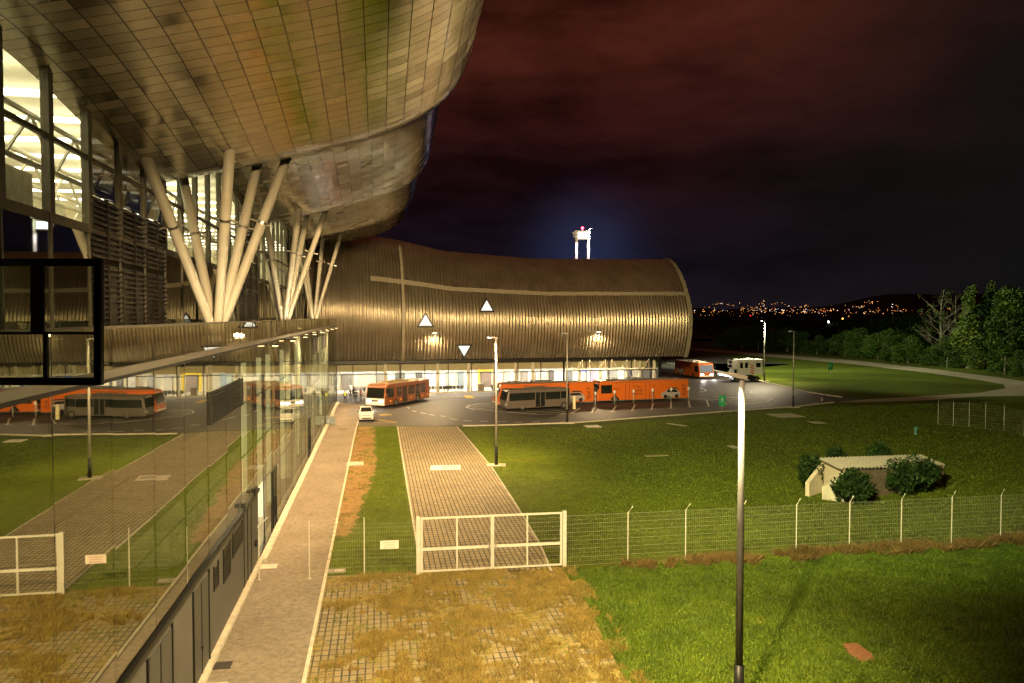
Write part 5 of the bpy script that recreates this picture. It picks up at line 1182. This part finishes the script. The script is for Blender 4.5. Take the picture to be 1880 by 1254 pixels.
# city lights: small lamps scattered over the plain and hillside
V = []; F = []; mi = []; rd = random.Random(11)
def light(p, s, k):
    b = len(V); V.extend([p+Vector(q)*s for q in ((1, 0, 0), (-1, 0, 0), (0, 1, 0), (0, -1, 0), (0, 0, 1), (0, 0, -1))])
    for f in ((0, 2, 4), (2, 1, 4), (1, 3, 4), (3, 0, 4), (2, 0, 5), (1, 2, 5), (3, 1, 5), (0, 3, 5)): F.append(tuple(i+b for i in f)); mi.append(k)
def at(px, py, dep): return AT(px, py, dep)
for _ in range(210):
    px = rd.gauss(1460, 70) if rd.random() < .75 else rd.uniform(1275, 1700); py = rd.gauss(571, 3.0) if rd.random() < .7 else rd.uniform(560, 583)
    px = max(1275, min(1700, px)); dep = rd.uniform(3600, 4700)
    light(at(px, py, dep), rd.uniform(.7, 1.9), rd.choices((0, 1, 2, 3), (8, 3, 2, .6))[0])
for cx, y0, n, sp in ((1322, 557, 9, 14), (1345, 560, 7, 12), (1400, 556, 8, 12), (1425, 557, 5, 7), (1475, 562, 9, 12), (1440, 559, 3, 6), (1580, 563, 9, 12), (1605, 554, 12, 16), (1640, 561, 5, 10), (1330, 571, 8, 30), (1300, 577, 7, 24), (1655, 570, 9, 24), (1590, 573, 9, 20), (1390, 566, 14, 30), (1740, 568, 6, 60), (1640, 577, 6, 30)):
    for _ in range(n): light(at(cx+rd.gauss(0, sp*.5), y0+rd.gauss(0, 1.6), rd.uniform(3900, 4800)), rd.uniform(.7, 1.8), rd.choices((0, 1, 2), (8, 4, 1))[0])
tag(mesh('city_lights', V, F, [emis('city_sodium', (1, .32, .05), 3.6), emis('city_warm', (1, .62, .28), 4), emis('city_white', (.9, .9, 1), 4), emis('city_red', (1, .03, .02), 5)], None, False, None, mi), 'countless orange and white city lights on the dark horizon', 'city lights', None, 'stuff')
for (px, py, dep, s, m_, lab) in ((1521, 591, 330, .55, emis('yard_white', (1, .95, .95), 14), 'bright white yard lamp shining between the dark trees'), (1547, 585, 420, .5, emis('yard_orange', (1, .40, .05), 10), 'orange lamp glowing above the dark trees'), (1378, 579, 900, 1., emis('yard_red', (1, .02, .02), 8), 'red lamp above the plain left of the far lamp post')):
    p = AT(px, py, dep); o = empty('yard_lamp', (p.x, p.y, 0), lab, 'lamp'); MB().tube([(0, 0, 0), (0, 0, p.z)], .12, 6).build('pole', M_pole, o); b = MB(); b.tube([(0, 0, p.z-s*.7), (0, 0, p.z-s*.3), (0, 0, p.z+s*.3), (0, 0, p.z+s*.7)], [.05, s*.7, s*.7, .05], 10); b.build('globe', m_, o)
# low pale building between the trees
p = GD(1392, 385); o = empty('low_building', p, 'low pale building half hidden behind the trees above the lift truck', 'building', None, A_CAM); MB().box((-9, -3, 0), (9, 3, 5.0)).build('wall', mat('bld_pale', (.5, .47, .4), .8), o); MB().prism([(-9.4, -3.4, 5.0), (-9.4, 3.4, 5.0), (-9.4, 0, 6.6)], (18.8, 0, 0)).build('roof', mat('bld_roof', (.4, .37, .32), .8), o)
# ================================================================== floodlight tower
TD = 168.; tp = AT(1070, 500, TD); tw = empty('floodlight_tower', (tp.x, tp.y, 0), 'tall twin-legged floodlight tower with bright white lamp bank rising behind the hall', 'tower', None, A_CAM)
TZ = topz(424, TD); M_tw = mat('tower_white', (.72, .72, .74), .4, .2, emit=None)
for x in (-1.42, 1.22):
    MB().box((x-.26, -.3, 0), (x+.26, .3, TZ-.2)).build('leg', M_tw, tw, bev=.03)
m = MB(); m.box((-1.7, -.35, TZ-.2), (1.5, .35, TZ+.05)); m.box((-1.2, -.2, TZ-2.0), (1.0, .2, TZ-1.85)); m.build('crossbeam', M_tw, tw)
m = MB(); m.box((-1.15, -.42, TZ-1.82), (.95, -.15, TZ-.25)); lb = m.build('lamp_bank', M_tw, tw)
M_fl = emis('flood_lens', (.92, .95, 1), 5.)
for i in range(4):
    for j in range(3): m = MB(); m.box((-1.1+i*.52, -.46, TZ-1.76+j*.5), (-.66+i*.52, -.421, TZ-1.34+j*.5)); m.build('lens', M_fl, lb)
m = MB(); m.prism([(-1.72, -.6, TZ-.15), (-2.5, -.8, TZ-.25), (-2.1, -.75, TZ-1.5), (-1.72, -.6, TZ-1.6)], (0, .15, 0)); m.build('side_lamp', M_tw, tw)
m = MB(); m.tube([(-.1, 0, TZ+.05), (-.1, 0, TZ+.4)], .12, 8); m.tube([(-.1, 0, TZ+.4), (-.1, 0, TZ+.5), (-.1, 0, TZ+.75), (-.1, 0, TZ+.85)], [.1, .28, .28, .1], 10); m.build('beacon', emis('beacon_red', (1, .03, .05), 25), tw)
m = MB(); m.tube([(1.3, 0, TZ+.05), (1.5, 0, TZ+.35)], .1, 8); m.box((1.3, -.2, TZ+.3), (1.9, .2, TZ+.5)); m.build('aerial', M_tw, tw)
flp = Vector((tp.x, tp.y, TZ+.6))-Vector((FWD.x, FWD.y, 0))*2.2
for to, pw in ((GD(1700, 170), 95000), (GD(1850, 140), 170000), (GD(1440, 190), 170000)):
    spot('flood_light', flp, to, pw, (.92, 1., .62), 62, .6, .5)
spot('tower_wash', flp+Vector((0, 0, -2.6)), (tp.x, tp.y, TZ-6), 2600, (1, .9, .94), 110, .5, .3)
# ================================================================== grass (nobody could count the blades)
def blades(name, polys, n, h, m, seed, label, holes=(), wd=.012, clump=None, dens=False):
    rd = random.Random(seed); V = []; F = []; areas = []
    for P in polys:
        xs = [p[0] for p in P]; ys = [p[1] for p in P]; areas.append((min(xs), max(xs), min(ys), max(ys)))
    tot = sum((a[1]-a[0])*(a[3]-a[2]) for a in areas)
    from mathutils import noise
    for P, a in zip(polys, areas):
        k = int(n*(a[1]-a[0])*(a[3]-a[2])/tot)
        for _ in range(k):
            x, y = rd.uniform(a[0], a[1]), rd.uniform(a[2], a[3])
            if not inside((x, y), P) or any(inside((x, y), H_) for H_ in holes): continue
            nv = noise.noise(Vector((x*.55, y*.55, seed)))*.6+noise.noise(Vector((x*2.1, y*2.1, seed)))*.5
            if clump is not None and nv+(min(0, (x-XW-3.2)*.16) if dens else 0) < clump: continue
            hh = h*rd.uniform(.45, 1.25)*(1+.6*nv); a_ = rd.uniform(0, 6.283); w_ = wd*rd.uniform(.7, 1.4); dx, dy = math.cos(a_)*w_, math.sin(a_)*w_; lx, ly = rd.gauss(0, hh*.42), rd.gauss(0, hh*.42)
            b = len(V); V += [(x-dx, y-dy, 0), (x+dx, y+dy, 0), (x+lx*.5+dx*.7, y+ly*.5+dy*.7, hh*.62), (x+lx, y+ly, hh)]
            F += [(b, b+1, b+2), (b, b+2, b+3)]
    return tag(mesh(name, V, F, m), label, 'grass', None, 'stuff')
def blade_mat(name, c, c2, c3, s=.5):
    m, t, b = nt(name); N = t.nodes; L = t.links; tc = N.new('ShaderNodeTexCoord')
    nz = N.new('ShaderNodeTexNoise'); nz.inputs['Scale'].default_value = s; nz.inputs['Detail'].default_value = 10; nz.inputs['Roughness'].default_value = .8; L.new(tc.outputs['Object'], nz.inputs['Vector'])
    rp = N.new('ShaderNodeValToRGB'); e = rp.color_ramp.elements; e[0].position = .34; e[0].color = (*c2, 1); e[1].position = .58; e[1].color = (*c, 1); k = e.new(.72); k.color = (*c3, 1)
    L.new(nz.outputs['Fac'], rp.inputs['Fac']); L.new(rp.outputs['Color'], b.inputs['Base Color']); b.inputs['Roughness'].default_value = .55; b.inputs['Specular IOR Level'].default_value = .25; MATS[name] = m; return m
M_bg = blade_mat('blade_green', (.115, .160, .007), (.060, .088, .005), (.20, .175, .016)); M_bd = blade_mat('blade_dry', (.235, .165, .04), (.11, .085, .02), (.33, .24, .07), .8); M_bb = blade_mat('blade_brown', (.14, .085, .03), (.07, .055, .014), (.19, .125, .045), .8)
nearP = [(p.x, p.y) for p in near]
lawnN = [tuple(G(*p)[:2]) for p in ((1040, 1047), (1817, 1001), (2050, 985), (2100, 1254), (2100, 1420), (1240, 1420), (1150, 1254), (1075, 1110))]
patch = [tuple(G(*p)[:2]) for p in ((1546, 1182), (1572, 1180), (1600, 1200), (1606, 1212), (1580, 1216), (1556, 1200))]
blades('lawn_grass', [lawnN], 330000, .12, blade_mat('blade_lush', (.075, .120, .007), (.032, .056, .005), (.17, .16, .02), .7), 1, 'lush short green grass of the near lawn in front of the fence', [patch], .013)
lawnM = [tuple(G(*p)[:2]) for p in ((850, 788), (1050, 784), (1290, 766), (1500, 748), (1900, 735), (2000, 960), (1817, 985), (1040, 1035), (1012, 1044), (990, 1000), (945, 925), (903, 862))]
strip_ = [tuple(G(*p)[:2]) for p in ((690, 786), (730, 786), (760, 1050), (608, 1056), (608, 985), (642, 985), (660, 950), (684, 890), (692, 850))]
blades('lawn_grass', [lawnM], 150000, .09, M_bg, 2, 'dark mown grass of the wide lawn behind the wire fence', (), .022)
blades('lawn_grass', [strip_], 34000, .08, M_bg, 3, 'narrow grass strip between the dry soil and the paver drive', (), .014)
blades('dry_weeds', [nearP], 210000, .15, M_bd, 4, 'dry yellow weeds overgrowing the near pavement', (), .011, -.10, True)
blades('dry_weeds', [nearP], 26000, .10, M_bg, 6, 'green weeds scattered over the near pavement', (), .012, .26)
fw = [tuple(G(*p)[:2]) for p in ((1130, 1038), (1200, 1033), (1420, 1018), (1817, 992), (2050, 976), (2050, 992), (1817, 1008), (1420, 1036), (1200, 1046), (1130, 1044))]
blades('tall_weeds', [fw], 60000, .32, M_bb, 5, 'tall reddish brown weeds along the foot of the wire fence', (), .011, -.02)
edge = [(p.x-.9, p.y) for p in near[1:5]]+[(p.x+.7, p.y) for p in reversed(near[1:5])]
blades('dry_weeds', [edge], 26000, .17, M_bd, 12, 'dry weeds spilling over the right edge of the near pavement', (), .011, .02)
sp2 = [(p.x, p.y) for p in soil]; blades('dry_weeds', [sp2], 9000, .05, M_bd, 8, 'thin dry stubble on the soil strip beside the walkway', (), .010, .0)
blades('lawn_grass', [sp2], 14000, .07, M_bg, 9, 'green tufts creeping into the edge of the dry soil strip', (), .013, .18)
# ================================================================== camera and render
cd = bpy.data.cameras.new('camera'); co = bpy.data.objects.new('camera', cd); col.objects.link(co)
co.location = CAM; cd.sensor_width = 36; cd.lens = FOC/1880*36; cd.clip_end = 20000; cd.clip_start = .1
co.matrix_world = Matrix.Translation(CAM)@Matrix((RGT, UPV, -FWD)).transposed().to_4x4()
scn.camera = co
vs = scn.view_settings; vs.view_transform = 'Standard'; vs.look = 'None'; vs.exposure = .18; vs.gamma = 1
cy = scn.cycles; cy.use_denoising = True; cy.max_bounces = 8; cy.glossy_bounces = 5; cy.transparent_max_bounces = 24; cy.diffuse_bounces = 3; cy.sample_clamp_indirect = 6; cy.caustics_reflective = False; cy.caustics_refractive = False
